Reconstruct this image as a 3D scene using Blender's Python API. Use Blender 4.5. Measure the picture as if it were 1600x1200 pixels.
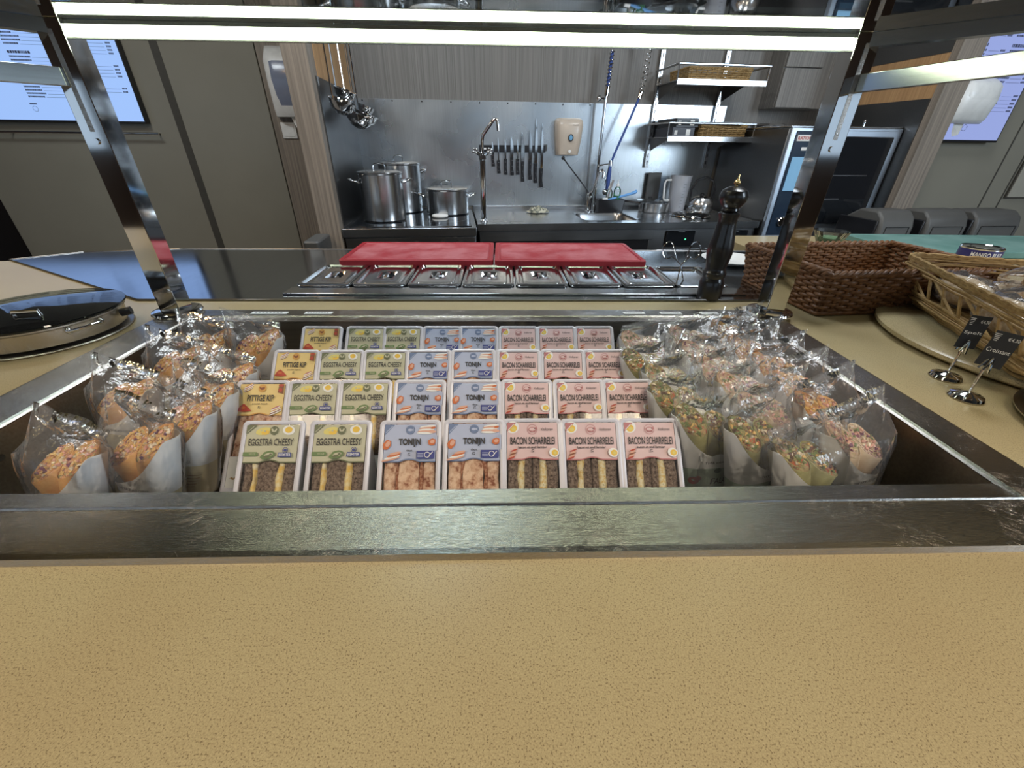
import bpy, math, random
from mathutils import Vector, Matrix, noise
random.seed(11)
PI = math.pi
S = bpy.context.scene
COL = S.collection
for o in list(bpy.data.objects): bpy.data.objects.remove(o)

# ------------------------------------------------------------------ camera
FPX, PITCH, YAW, ROLL, CZ = 641.0, math.radians(30.2), math.radians(1.7), math.radians(0.62), 1.25
_f = Vector((math.sin(YAW)*math.cos(PITCH), math.cos(YAW)*math.cos(PITCH), -math.sin(PITCH)))
_r = Vector((math.cos(YAW), -math.sin(YAW), 0)); _u = _r.cross(_f)
R_ = _r*math.cos(ROLL) + _u*math.sin(ROLL); U_ = -_r*math.sin(ROLL) + _u*math.cos(ROLL)
cd = bpy.data.cameras.new('camera'); cam = bpy.data.objects.new('camera', cd); COL.objects.link(cam)
cd.sensor_width = 36.0; cd.lens = FPX/1600*36.0; cd.clip_start = 0.01
cam.matrix_world = Matrix(((R_.x, U_.x, -_f.x, 0), (R_.y, U_.y, -_f.y, 0), (R_.z, U_.z, -_f.z, CZ), (0, 0, 0, 1)))
S.camera = cam
# ------------------------------------------------------------------ view and world
S.view_settings.view_transform = 'Standard'; S.view_settings.look = 'None'
S.view_settings.gamma = 1; S.view_settings.use_curve_mapping = False
S.view_settings.exposure = 0.0
S.cycles.transparent_max_bounces = 48; S.cycles.max_bounces = 10
S.cycles.sample_clamp_indirect = 4.0
W = bpy.data.worlds.new('world'); S.world = W; W.use_nodes = True
W.node_tree.nodes['Background'].inputs[0].default_value = (0.62, 0.80, 1.0, 1)
W.node_tree.nodes['Background'].inputs[1].default_value = 0.85

def area(name, loc, target, size, power, col, sy=None):
    l = bpy.data.lights.new(name, 'AREA'); l.energy = power; l.color = col
    l.shape = 'RECTANGLE'; l.size = size; l.size_y = sy or size
    o = bpy.data.objects.new(name, l); COL.objects.link(o); o.location = loc
    o.rotation_euler = (Vector(target)-Vector(loc)).to_track_quat('-Z', 'Y').to_euler()
    return o
WARM = (1.0, 0.86, 0.68); COOL = (0.72, 0.86, 1.0)
area('room_lamp_light', (-1.2, -0.6, 2.66), (-1.2, -0.6, 0), 0.58, 25, WARM)
area('room_lamp_light', (0.9, -0.6, 2.66), (0.9, -0.6, 0), 0.58, 25, WARM)
area('kitchen_lamp_light', (-0.35, 1.75, 2.66), (-0.35, 1.9, 0), 0.58, 19, COOL)
area('kitchen_lamp_light', (1.35, 1.6, 2.66), (1.35, 1.7, 0), 0.58, 18, (0.85, 0.92, 1.0))
area('wall_fill_lamp_light', (-2.0, 1.9, 2.66), (-2.0, 2.2, 0), 0.58, 20, (0.86, 0.95, 1.0))  # added fill to brighten the left laminate wall, not a known fitting
area('window_daylight', (3.6, -1.0, 2.0), (0.5, 2.9, 1.2), 1.1, 60, COOL)
area('heat_lamp_light', (-1.75, 1.02, 1.55), (-1.7, 1.05, 0.9), 0.14, 6, (1.0, 0.62, 0.28))

# ------------------------------------------------------------------ helpers
def ray(x, y): return R_*((x-800)/FPX) - U_*((y-600)/FPX) + _f
def gz(x, y, z=0.9):                       # point of the photo on a level at height z
    d = ray(x, y); return d*((z-CZ)/d.z) + Vector((0, 0, CZ))
KY = math.radians(5.5); KO = Vector((0.078, 2.33, 0))     # kitchen frame: s along its wall, d into it
KX = Vector((math.cos(KY), math.sin(KY), 0)); KD = Vector((-math.sin(KY), math.cos(KY), 0))
def K(s, d, z): return KO + KX*s + KD*d + Vector((0, 0, z))
def kp(x, y, d):                           # photo point on the upright plane at kitchen depth d -> (s, z)
    r = ray(x, y); t = (d + KD.dot(KO))/KD.dot(r); p = r*t
    return (p-KO).dot(KX), p.z+CZ

def tag(o, label=None, cat=None, group=None, kind=None):
    if label: o['label'] = label
    if cat: o['category'] = cat
    if group: o['group'] = group
    if kind: o['kind'] = kind
    return o
def empty(name, loc=(0, 0, 0), rot=(0, 0, 0), label=None, cat=None, group=None):
    o = bpy.data.objects.new(name, None); o.empty_display_size = 0.05; COL.objects.link(o)
    o.location = loc; o.rotation_euler = rot
    return tag(o, label, cat, group)
def copy_tree(o, parent=None):
    c = o.copy(); COL.objects.link(c); c.parent = parent
    for ch in list(o.children): copy_tree(ch, c)
    return c

_tc = {}
def text_geo(s, bold=0.0, shear=0.0):
    key = (s, bold, shear)
    if key not in _tc:
        cu = bpy.data.curves.new('t', 'FONT'); cu.body = s; cu.offset = bold; cu.shear = shear; cu.resolution_u = 3
        o = bpy.data.objects.new('t', cu); COL.objects.link(o)
        dg = bpy.context.evaluated_depsgraph_get(); dg.update()
        me = o.evaluated_get(dg).to_mesh()
        vs = [(v.co.x, v.co.y) for v in me.vertices]; fs = [tuple(p.vertices) for p in me.polygons]
        o.evaluated_get(dg).to_mesh_clear(); bpy.data.objects.remove(o); bpy.data.curves.remove(cu)
        x0 = min(v[0] for v in vs); x1 = max(v[0] for v in vs); y0 = min(v[1] for v in vs); y1 = max(v[1] for v in vs)
        _tc[key] = ([((x-x0)/(x1-x0)-0.5, (y-y0)/(y1-y0)-0.5) for x, y in vs], fs)
    return _tc[key]

class MB:
    def __init__(s): s.v = []; s.f = []; s.m = []; s.mi = 0; s.T = None
    def add(s, vs, fs, mi=None):
        b = len(s.v)
        if s.T: vs = [s.T @ Vector(v) for v in vs]
        s.v += [tuple(v) for v in vs]; s.f += [tuple(b+i for i in f) for f in fs]
        s.m += [s.mi if mi is None else mi]*len(fs); return s
    def box(s, x0, x1, y0, y1, z0, z1, mi=None):
        return s.add([(x0,y0,z0),(x1,y0,z0),(x1,y1,z0),(x0,y1,z0),(x0,y0,z1),(x1,y0,z1),(x1,y1,z1),(x0,y1,z1)],
              [(3,2,1,0),(4,5,6,7),(0,1,5,4),(1,2,6,5),(2,3,7,6),(3,0,4,7)], mi)
    def loft(s, rings, cap=True, mi=None, closed=True):
        n = len(rings[0]); vs = [p for r in rings for p in r]; fs = []
        for i in range(len(rings)-1):
            for j in range(n if closed else n-1):
                k = (j+1) % n
                fs.append((i*n+j, i*n+k, (i+1)*n+k, (i+1)*n+j))
        if cap and closed: fs += [tuple(range(n))[::-1], tuple((len(rings)-1)*n+j for j in range(n))]
        return s.add(vs, fs, mi)
    def lathe(s, prof, n=32, c=(0, 0, 0), mi=None, sx=1, sy=1):
        rings = []
        for r, z in prof:
            rings.append([(c[0]+sx*r*math.cos(2*PI*j/n), c[1]+sy*r*math.sin(2*PI*j/n), c[2]+z) for j in range(n)])
        return s.loft(rings, True, mi)
    def cyl(s, a, b, r, r2=None, n=16, mi=None):
        return s.tube([a, b], [r, r if r2 is None else r2], n, mi)
    def tube(s, pts, r, n=8, mi=None, closed=False):
        P = [Vector(p) for p in pts]; m = len(P)
        if not isinstance(r, (list, tuple)): r = [r]*m
        up = None; rings = []
        for i, p in enumerate(P):
            if closed: t = P[(i+1) % m]-P[i-1]
            else: t = P[min(i+1, m-1)]-P[max(i-1, 0)]
            t.normalize()
            if up is None:
                up = t.orthogonal().normalized()
            else:
                up = (up - t*up.dot(t))
                up = up.normalized() if up.length > 1e-6 else t.orthogonal().normalized()
            w = t.cross(up)
            rings.append([tuple(p + (up*math.cos(2*PI*j/n) + w*math.sin(2*PI*j/n))*r[i]) for j in range(n)])
        if closed: rings.append(rings[0]); return s.loft(rings, False, mi)
        return s.loft(rings, True, mi)
    def prism(s, poly, z0, z1, mi=None):
        return s.loft([[(x, y, z0) for x, y in poly], [(x, y, z1) for x, y in poly]], True, mi)
    def sphere(s, c, r, n=16, m=10, mi=None, sc=(1, 1, 1)):
        prof = [(max(1e-5, math.sin(PI*i/m))*r, -math.cos(PI*i/m)*r) for i in range(m+1)]
        rings = [[(c[0]+sc[0]*a*math.cos(2*PI*j/n), c[1]+sc[1]*a*math.sin(2*PI*j/n), c[2]+sc[2]*z) for j in range(n)] for a, z in prof]
        return s.loft(rings, True, mi)
    def build(s, name, mats, parent=None, loc=None, rot=None, smooth=True, bevel=0, angle=35):
        me = bpy.data.meshes.new(name); me.from_pydata(s.v, [], s.f)
        if not isinstance(mats, (list, tuple)): mats = [mats]
        for m in mats: me.materials.append(m)
        me.polygons.foreach_set('material_index', s.m)
        if smooth:
            me.polygons.foreach_set('use_smooth', [True]*len(s.f))
            me.set_sharp_from_angle(angle=math.radians(angle))
        me.update()
        o = bpy.data.objects.new(name, me); COL.objects.link(o); o.parent = parent
        if loc is not None: o.location = loc
        if rot is not None: o.rotation_euler = rot
        if bevel:
            b = o.modifiers.new('bevel', 'BEVEL'); b.width = bevel; b.segments = 2; b.limit_method = 'ANGLE'
        return o
def KB(mb, name, mats, s, d, z, **kw):     # build at a kitchen-frame place, axes along the kitchen
    return mb.build(name, mats, loc=K(s, d, z), rot=(0, 0, KY), **kw)
def KE(name, s, d, z, label, cat, group=None, rz=0): return empty(name, K(s, d, z), (0, 0, KY+rz), label, cat, group)

# ------------------------------------------------------------------ materials
def new_mat(name):
    m = bpy.data.materials.new(name); m.use_nodes = True; nt = m.node_tree
    return m, nt, nt.nodes['Principled BSDF'], nt.nodes['Material Output']
def coords(nt, scale=(1, 1, 1), kind='Object'):
    tc = nt.nodes.new('ShaderNodeTexCoord'); mp = nt.nodes.new('ShaderNodeMapping')
    mp.inputs['Scale'].default_value = scale; nt.links.new(tc.outputs[kind], mp.inputs[0]); return mp.outputs[0]
def nz(nt, vec, scale, detail=3, rough=0.5):
    n = nt.nodes.new('ShaderNodeTexNoise'); n.inputs['Scale'].default_value = scale
    n.inputs['Detail'].default_value = detail; n.inputs['Roughness'].default_value = rough
    nt.links.new(vec, n.inputs['Vector']); return n.outputs['Fac']
def vor(nt, vec, scale, out='Color', feat='F1'):
    n = nt.nodes.new('ShaderNodeTexVoronoi'); n.inputs['Scale'].default_value = scale; n.feature = feat
    nt.links.new(vec, n.inputs['Vector']); return n.outputs[out]
def ramp(nt, fac, stops, interp='LINEAR'):
    r = nt.nodes.new('ShaderNodeValToRGB'); r.color_ramp.interpolation = interp; e = r.color_ramp.elements
    while len(e) < len(stops): e.new(0.5)
    for i, (p, c) in enumerate(stops):
        e[i].position = p; e[i].color = tuple(c)+(1,) if len(c) == 3 else c
    nt.links.new(fac, r.inputs[0]); return r.outputs[0]
def bump(nt, h, strength, dist, b):
    n = nt.nodes.new('ShaderNodeBump'); n.inputs['Strength'].default_value = strength; n.inputs['Distance'].default_value = dist
    nt.links.new(h, n.inputs['Height']); nt.links.new(n.outputs[0], b.inputs['Normal']); return n
def mat(name, col, rough=0.5, metal=0.0, spec=0.5, coat=0.0, em=None, ems=0.0, trans=0.0, alpha=1.0, var=0.06, vs=30):
    m, nt, b, out = new_mat(name)
    v = coords(nt); n = nz(nt, v, vs)
    lo = tuple(max(0, c*(1-var)) for c in col); hi = tuple(min(1, c*(1+var)) for c in col)
    nt.links.new(ramp(nt, n, [(0.3, lo), (0.7, hi)]), b.inputs['Base Color'])
    b.inputs['Roughness'].default_value = rough; b.inputs['Metallic'].default_value = metal
    b.inputs['Specular IOR Level'].default_value = spec; b.inputs['Coat Weight'].default_value = coat
    b.inputs['Transmission Weight'].default_value = trans; b.inputs['Alpha'].default_value = alpha
    if em: b.inputs['Emission Color'].default_value = tuple(em)+(1,); b.inputs['Emission Strength'].default_value = ems
    return m
def steel(name, col, rough, stretch=(4, 260, 260), amt=0.12, bs=0.04, scratch=0, aniso=0.0):
    m, nt, b, out = new_mat(name)
    n = nz(nt, coords(nt, stretch), 1.0, 4)
    lo = tuple(c*(1-amt) for c in col); hi = tuple(min(1, c*(1+amt)) for c in col)
    nt.links.new(ramp(nt, n, [(0.3, lo), (0.7, hi)]), b.inputs['Base Color'])
    b.inputs['Metallic'].default_value = 1.0
    b.inputs['Anisotropic'].default_value = aniso
    sm = nz(nt, coords(nt, (3, 3, 3)), 1.0, 3)
    nt.links.new(ramp(nt, sm, [(0.3, (rough*0.8,)*3), (0.7, (rough*1.25,)*3)]), b.inputs['Roughness'])
    bn = bump(nt, n, bs, 0.001, b)
    if scratch:
        def dashes(ang, sx, sy):
            tc = nt.nodes.new('ShaderNodeTexCoord'); mp = nt.nodes.new('ShaderNodeMapping'); mp.vector_type = 'TEXTURE'
            mp.inputs['Rotation'].default_value = (0, 0, math.radians(ang)); mp.inputs['Scale'].default_value = (sx, sy, 1); nt.links.new(tc.outputs['Object'], mp.inputs[0])
            return ramp(nt, nz(nt, mp.outputs[0], 1.0, 1), [(0.66, (0, 0, 0)), (0.69, (1, 1, 1))])
        add = nt.nodes.new('ShaderNodeMath'); add.operation = 'ADD'; nt.links.new(dashes(52, .03, .0007), add.inputs[0]); nt.links.new(dashes(-40, .022, .0006), add.inputs[1]); lines = add.outputs[0]
        msk = ramp(nt, nz(nt, coords(nt), 14, 2), [(0.5, (0, 0, 0)), (0.62, (1, 1, 1))])
        mu = nt.nodes.new('ShaderNodeMath'); mu.operation = 'MULTIPLY'; nt.links.new(lines, mu.inputs[0]); nt.links.new(msk, mu.inputs[1])
        b2 = nt.nodes.new('ShaderNodeBump'); b2.inputs['Strength'].default_value = 0.5; b2.inputs['Distance'].default_value = 0.0006
        nt.links.new(mu.outputs[0], b2.inputs['Height']); nt.links.new(bn.outputs[0], b2.inputs['Normal']); nt.links.new(b2.outputs[0], b.inputs['Normal'])
    return m
def clear(name, tint=(0.97, 0.97, 0.97), rough=0.05, ior=1.45, white=0.03, bscale=0, bstr=0.6, stretch=(1, 1, 1), gain=1.0, wcol=(0.9, 0.9, 0.95)):
    m, nt, b, out = new_mat(name); nt.nodes.remove(b)
    tr = nt.nodes.new('ShaderNodeBsdfTransparent'); tr.inputs[0].default_value = tint+(1,)
    gl = nt.nodes.new('ShaderNodeBsdfGlossy'); gl.inputs['Roughness'].default_value = rough; gl.inputs[0].default_value = (1, 1, 1, 1)
    df = nt.nodes.new('ShaderNodeBsdfDiffuse'); df.inputs[0].default_value = wcol+(1,)
    fr = nt.nodes.new('ShaderNodeFresnel'); fr.inputs[0].default_value = ior
    mg = nt.nodes.new('ShaderNodeMath'); mg.operation = 'MULTIPLY'; mg.use_clamp = True; mg.inputs[1].default_value = gain
    nt.links.new(fr.outputs[0], mg.inputs[0])
    m1 = nt.nodes.new('ShaderNodeMixShader'); m1.inputs[0].default_value = white
    nt.links.new(tr.outputs[0], m1.inputs[1]); nt.links.new(df.outputs[0], m1.inputs[2])
    m2 = nt.nodes.new('ShaderNodeMixShader'); nt.links.new(mg.outputs[0], m2.inputs[0])
    nt.links.new(m1.outputs[0], m2.inputs[1]); nt.links.new(gl.outputs[0], m2.inputs[2])
    nt.links.new(m2.outputs[0], out.inputs[0])
    if bscale:
        h = nz(nt, coords(nt, stretch), bscale, 3, 0.6)
        bp = nt.nodes.new('ShaderNodeBump'); bp.inputs['Strength'].default_value = bstr; bp.inputs['Distance'].default_value = 0.006
        nt.links.new(h, bp.inputs['Height'])
        nt.links.new(bp.outputs[0], gl.inputs['Normal']); nt.links.new(bp.outputs[0], fr.inputs['Normal'])
    return m
def wood(name, c1, c2, stretch=(90, 90, 1.2), rough=0.5):
    m, nt, b, out = new_mat(name)
    n = nz(nt, coords(nt, stretch), 1.0, 5, 0.6)
    nt.links.new(ramp(nt, n, [(0.32, c1), (0.66, c2)]), b.inputs['Base Color'])
    b.inputs['Roughness'].default_value = rough; bump(nt, n, 0.15, 0.0006, b); return m
def mottled(name, stops, scale, rough=0.8, bs=0.4, dist=0.002, vorn=False, stretch=(1, 1, 1), spec=0.3, detail=4):
    m, nt, b, out = new_mat(name); v = coords(nt, stretch)
    if vorn:
        n0 = nt.nodes.new('ShaderNodeTexNoise'); n0.inputs['Scale'].default_value = scale*0.8; nt.links.new(v, n0.inputs['Vector'])
        s1 = nt.nodes.new('ShaderNodeVectorMath'); s1.operation = 'SCALE'; s1.inputs['Scale'].default_value = 0.02; nt.links.new(n0.outputs['Color'], s1.inputs[0])
        a1 = nt.nodes.new('ShaderNodeVectorMath'); a1.operation = 'ADD'; nt.links.new(v, a1.inputs[0]); nt.links.new(s1.outputs[0], a1.inputs[1])
        c = vor(nt, a1.outputs[0], scale); sp = nt.nodes.new('ShaderNodeSeparateColor'); nt.links.new(c, sp.inputs[0])
        nt.links.new(ramp(nt, sp.outputs[0], stops, 'CONSTANT' if False else 'LINEAR'), b.inputs['Base Color'])
        bump(nt, vor(nt, a1.outputs[0], scale, 'Distance'), bs, dist, b)
    else:
        n = nz(nt, v, scale, detail, 0.6)
        nt.links.new(ramp(nt, n, stops), b.inputs['Base Color']); bump(nt, n, bs, dist, b)
    b.inputs['Roughness'].default_value = rough; b.inputs['Specular IOR Level'].default_value = spec
    return m

def counter_mat():
    m, nt, b, out = new_mat('speckled_solid_surface')
    v = coords(nt); v2 = coords(nt, (1, 1, 1))
    base = ramp(nt, nz(nt, v, 5, 3), [(0.3, (0.44, 0.345, 0.19)), (0.7, (0.48, 0.395, 0.225))])
    fl = ramp(nt, nz(nt, v, 720, 2, 0.6), [(0.57, (0, 0, 0)), (0.64, (1, 1, 1))])
    gr = ramp(nt, nz(nt, v2, 900, 2, 0.6), [(0.35, (0.84, 0.83, 0.80)), (0.65, (1.1, 1.1, 1.1))])
    mu = nt.nodes.new('ShaderNodeMix'); mu.data_type = 'RGBA'; mu.blend_type = 'MULTIPLY'; mu.inputs[0].default_value = 1
    nt.links.new(base, mu.inputs[6]); nt.links.new(gr, mu.inputs[7])
    mx = nt.nodes.new('ShaderNodeMix'); mx.data_type = 'RGBA'
    k = nt.nodes.new('ShaderNodeMath'); k.operation = 'MULTIPLY'; k.inputs[1].default_value = 0.78; nt.links.new(fl, k.inputs[0])
    nt.links.new(k.outputs[0], mx.inputs[0]); nt.links.new(mu.outputs[2], mx.inputs[6]); mx.inputs[7].default_value = (0.13, 0.085, 0.038, 1)
    nt.links.new(mx.outputs[2], b.inputs['Base Color'])
    b.inputs['Roughness'].default_value = 0.30; b.inputs['Specular IOR Level'].default_value = 0.45
    return m
M = {}
M['counter'] = counter_mat()
M['rim'] = steel('brushed_rim_steel', (0.54, 0.50, 0.45), 0.18, (70, 1800, 1800), 0.05, 0.26, scratch=1)
M['gsteel'] = steel('gantry_steel', (0.56, 0.57, 0.54), 0.20, (6, 300, 300), 0.05, 0.02)
M['dark_steel'] = steel('dark_well_steel', (0.34, 0.315, 0.28), 0.34)
M['prep'] = steel('prep_counter_steel', (0.40, 0.43, 0.47), 0.11, (200, 4, 200), 0.05, 0.02)
M['chrome'] = mat('polished_chrome', (0.72, 0.72, 0.72), 0.06, 1.0, var=0.02)
M['gn'] = steel('container_steel', (0.62, 0.62, 0.62), 0.16, (90, 90, 90), 0.04, 0.02)
M['splash'] = steel('splashback_steel', (0.58, 0.62, 0.65), 0.27, (300, 300, 3), 0.07, 0.04)
M['ksteel'] = steel('kitchen_steel', (0.50, 0.51, 0.52), 0.22, (6, 200, 200), 0.06, 0.03)
M['kdark'] = steel('dark_panel_steel', (0.20, 0.20, 0.20), 0.35, (6, 200, 200), 0.06, 0.03)
M['pot'] = steel('pot_steel', (0.60, 0.60, 0.60), 0.20, (3, 3, 420), 0.07, 0.04)
M['black'] = mat('black_plastic', (0.012, 0.012, 0.014), 0.32)
M['blackglass'] = mat('black_glass', (0.01, 0.012, 0.015), 0.06, coat=0.5)
M['mill'] = mat('black_lacquered_wood', (0.012, 0.011, 0.011), 0.28, coat=0.3)
M['brass'] = mat('brass', (0.75, 0.55, 0.25), 0.25, 1.0)
M['white'] = mat('white_plastic', (0.78, 0.78, 0.76), 0.35)
M['paper'] = mat('white_paper', (0.80, 0.79, 0.76), 0.7)
M['wall'] = mat('warm_grey_laminate', (0.25, 0.235, 0.19), 0.28, var=0.04, vs=4)
M['wall_gap'] = mat('dark_joint', (0.06, 0.055, 0.045), 0.5)
M['wood'] = wood('grey_brown_wood', (0.15, 0.125, 0.10), (0.30, 0.25, 0.20))
M['woodp'] = wood('grey_panel_wood', (0.12, 0.112, 0.10), (0.215, 0.20, 0.18), (160, 160, 1.5))
M['woodo'] = wood('orange_wood', (0.36, 0.20, 0.09), (0.50, 0.30, 0.14))
M['red'] = mottled('red_cutting_board', [(0.35, (0.38, 0.035, 0.045)), (0.65, (0.52, 0.16, 0.17))], 12, 0.55, 0.05)
M['redrim'] = mat('red_board_edge', (0.36, 0.012, 0.022), 0.4)
M['teal'] = mottled('teal_cutting_board', [(0.35, (0.10, 0.22, 0.19)), (0.65, (0.17, 0.30, 0.27))], 8, 0.55, 0.03)
M['screen'] = mat('menu_screen', (0.02, 0.02, 0.03), 0.2, em=(0.36, 0.56, 1.0), ems=0.95, var=0)
M['screen2'] = mat('menu_screen_right', (0.02, 0.02, 0.03), 0.2, em=(0.42, 0.52, 1.0), ems=0.72, var=0)
M['ink'] = mat('dark_ink', (0.035, 0.028, 0.024), 0.6)
M['led'] = mat('led_diffuser', (0.9, 0.9, 0.9), 0.4, em=(0.88, 1.0, 0.74), ems=12.0, var=0)
M['lamp'] = mat('lamp_diffuser', (0.9, 0.9, 0.9), 0.4, em=(1.0, 0.95, 0.85), ems=3.0, var=0)
M['shelfglass'] = clear('grey_shelf_glass', (0.62, 0.68, 0.68), 0.02, 1.5, 0.01, gain=2.2)
M['glass'] = clear('clear_glass', (0.93, 0.96, 0.95), 0.02, 1.45, 0.01, gain=1.3)
M['film'] = clear('crinkled_clear_film', (0.975, 0.975, 0.98), 0.12, 1.33, 0.06, bscale=38, bstr=0.55, stretch=(1, 1, 0.5), gain=1.0)
M['tray'] = clear('milky_plastic_tray', (0.95, 0.95, 0.96), 0.15, 1.45, 0.33)
M['rimplastic'] = mat('translucent_white_rim', (0.64, 0.62, 0.67), 0.30, spec=0.5)
M['window'] = clear('pack_window_film', (0.98, 0.98, 0.98), 0.08, 1.35, 0.02)
M['grey'] = mat('grey_plastic', (0.07, 0.07, 0.068), 0.45)
M['floor'] = mat('floor_tiles', (0.10, 0.09, 0.08), 0.4)
M['ceil'] = mat('ceiling_paint', (0.075, 0.068, 0.058), 0.8)
def flat(n, c, r=0.55): M[n] = mat(n, c, r, var=0.03); return M[n]
# ------------------------------------------------------------------ room shell
def struct(o): o['kind'] = 'structure'; return o
struct(MB().box(-6, 6, -5, 6, -0.1, 0).build('floor', M['floor']))
struct(MB().box(-6, 6, -5, 6, 2.75, 2.85).build('ceiling', M['ceil']))
struct(KB(MB().box(-0.93, 2.2, 0, 0.1, 0, 2.75), 'wall_back', M['woodp'], 0, 0.665, 0))
# grey laminate wall left of the kitchen, with upright joints
WLD = 1.20; WLX = kp(440, 250, WLD)[0]; WLE = kp(50, 400, WLD)[0]-WLX
struct(KB(MB().box(WLE, -0.005, 0, 0.1, 0, 2.75), 'wall_left', M['wall'], WLX, WLD, 0, bevel=0.004))
struct(KB(MB().box(-4.5, WLE, 0, 0.06, 1.22, 2.75), 'wall_left_upper', M['wall'], WLX, WLD+.02, 0))
sg = kp(240, 70, WLD)[0]
struct(KB(MB().box(-0.024, 0.024, 0, 0.002, 0, 2.75), 'trim_1', M['wall_gap'], sg, WLD-.0025, 0))
struct(KB(MB().box(0, 1.0, 0, 0.1, 0, 2.75), 'wall_recess', M['wood'], WLX, WLD+.005, 0))
struct(KB(MB().box(0, 0.10, 0, 0.70, 0, 2.75), 'wall_partition_left', M['wood'], -0.98, -0.10, 0))
struct(KB(MB().box(0, 0.006, 0, 0.70, 0.85, 1.50), 'trim_2', M['kdark'], -0.88, -0.04, 0))
struct(KB(MB().box(0, 0.004, 0, 0.66, 1.50, 2.75), 'trim_3', M['woodo'], -0.88, 0.0, 0))
struct(KB(MB().box(0, 0.13, 0, 0.80, 0, 2.75), 'wall_partition_right', M['wood'], 2.11, -0.10, 0))
struct(KB(MB().box(-0.004, 0, 0, 0.72, 1.475, 1.66), 'trim_4', M['woodo'], 2.11, -0.06, 0))
struct(KB(MB().box(-0.006, 0, 0, 0.70, 0, 1.475).box(-0.006, 0, 0, 0.70, 1.66, 2.75), 'trim_5', M['kdark'], 2.11, -0.06, 0))
struct(KB(MB().box(0, 3.5, 0, 0.1, 0, 2.75), 'wall_right', M['wall'], 2.24, 0.0, 0))
for i, (x, y) in enumerate(((1570, 245), (1583, 275))):
    struct(KB(MB().box(-0.004, 0.004, 0, 0.002, 0, 2.75), 'trim_%d' % (6+i), M['wall_gap'], kp(x, y, 0)[0], -0.0025, 0))
struct(KB(MB().box(0, 4.0, 0, 0.05, 0, 1.22), 'wall_dark_recess', M['blackglass'], -6.5, 1.5, 0))
M['roomwall'] = mat('room_wall', (0.13, 0.085, 0.06), 0.7, vs=3)
struct(MB().box(-5, 5, -4.6, -4.5, 0, 1.12).box(-5, 5, -4.6, -4.5, 2.35, 2.75).box(-5, -4.92, -4.6, -4.5, 1.12, 2.35).box(-0.9, 0.7, -4.6, -4.5, 1.12, 2.35).box(4.92, 5, -4.6, -4.5, 1.12, 2.35).build('wall_rear', M['roomwall'], smooth=False))
for i, (xa, xb) in enumerate(((-4.92, -0.9), (0.7, 4.92))):
    w_ = MB()
    for k in range(4): x = xa+(xb-xa)*k/3; w_.box(x-.03, x+.03, -4.58, -4.52, 1.12, 2.35)
    w_.box(xa, xb, -4.58, -4.52, 1.12, 1.17).box(xa, xb, -4.58, -4.52, 2.30, 2.35); struct(w_.build('window_%d' % (i+1), M['black'], smooth=False))
for sx_, nm_, wn in ((-5.1, 'wall_side_left', 3), (5.0, 'wall_side_right', 4)):
    struct(MB().box(sx_, sx_+.1, -4.6, 6, 0, 1.12).box(sx_, sx_+.1, -4.6, 6, 2.35, 2.75).box(sx_, sx_+.1, -0.9, 6, 1.12, 2.35).build(nm_, M['roomwall'], smooth=False))
    w_ = MB()
    for k in range(4): y = -4.45+3.55*k/3; w_.box(sx_+.02, sx_+.08, y-.03, y+.03, 1.12, 2.35)
    w_.box(sx_+.02, sx_+.08, -4.48, -.9, 1.12, 1.17).box(sx_+.02, sx_+.08, -4.48, -.9, 2.30, 2.35); struct(w_.build('window_%d' % wn, M['black'], smooth=False))
# steel splashback and upper panel joints
sp = MB().box(-0.875, 1.44, -0.006, 0, 0.90, 1.478)
o = KB(sp, 'splashback', M['splash'], 0, 0.665, 0)
tag(o, 'tall brushed steel splashback behind the hob and the sink', 'splashback')
for i in range(9):
    sc = MB().cyl((0, -0.003, 0), (0, 0, 0), 0.004, n=8); sc.build('screw', M['black'], o, loc=(-0.82+i*0.17, -0.006, 1.468))
KB(MB().box(-0.006, 0.006, -0.004, 0, 0.90, 1.478), 'joint_strip', M['kdark'], kp(922, 240, 0.66)[0], 0.659, 0)
tag(bpy.data.objects['joint_strip'], 'thin dark upright joint strip on the splashback by the spray tap', 'trim')

# ------------------------------------------------------------------ counter slab with well cut-out
X0, X1, Y0, Y1 = -0.774, 0.652, 0.264, 0.942      # outer edge of the steel surround
IX0, IX1, IY0, IY1 = -0.697, 0.594, 0.322, 0.897  # seam
WX0, WX1, WY0, WY1 = -0.688, 0.585, 0.348, 0.868  # inner wall
FZ = 0.787                                        # floor of the well
def slab(poly_outer, hole, z0, z1, mb):
    # grid of boxes round a rectangular hole
    (a, b, c, d) = hole; (xa, xb, ya, yb) = poly_outer
    for (p, q, r, s) in ((xa, xb, ya, c), (xa, xb, d, yb), (xa, a, c, d), (b, xb, c, d)):
        mb.add([(p, r, z1), (q, r, z1), (q, s, z1), (p, s, z1)], [(0, 1, 2, 3)])
        mb.add([(p, r, z0), (q, r, z0), (q, s, z0), (p, s, z0)], [(3, 2, 1, 0)])
    for (p, q, r, s) in ((xa, ya, xb, ya), (xb, ya, xb, yb), (xb, yb, xa, yb), (xa, yb, xa, ya), (a, d, b, d), (b, d, b, c), (b, c, a, c), (a, c, a, d)):
        mb.add([(p, q, z0), (r, s, z0), (r, s, z1), (p, q, z1)], [(0, 1, 2, 3)])
    return mb
cm = slab((-2.3, 2.6, -0.25, 1.43), (X0+0.02, X1-0.02, Y0+0.02, Y1-0.02), 0.86, 0.90, MB())
cm.prism([(1.0, 1.43), (2.6, 1.43), (2.6, 1.95), (1.0, 1.95)], 0.86, 0.90)
cm.prism([(-1.66, 1.43), (1.0, 1.43), (1.0, 1.615), (-1.2, 1.615)], 0.86, 0.90)
counter = cm.build('worktop', M['counter'], smooth=False)
tag(counter, 'beige brown-speckled stone worktop running round the sunken steel food well', 'worktop')
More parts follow.
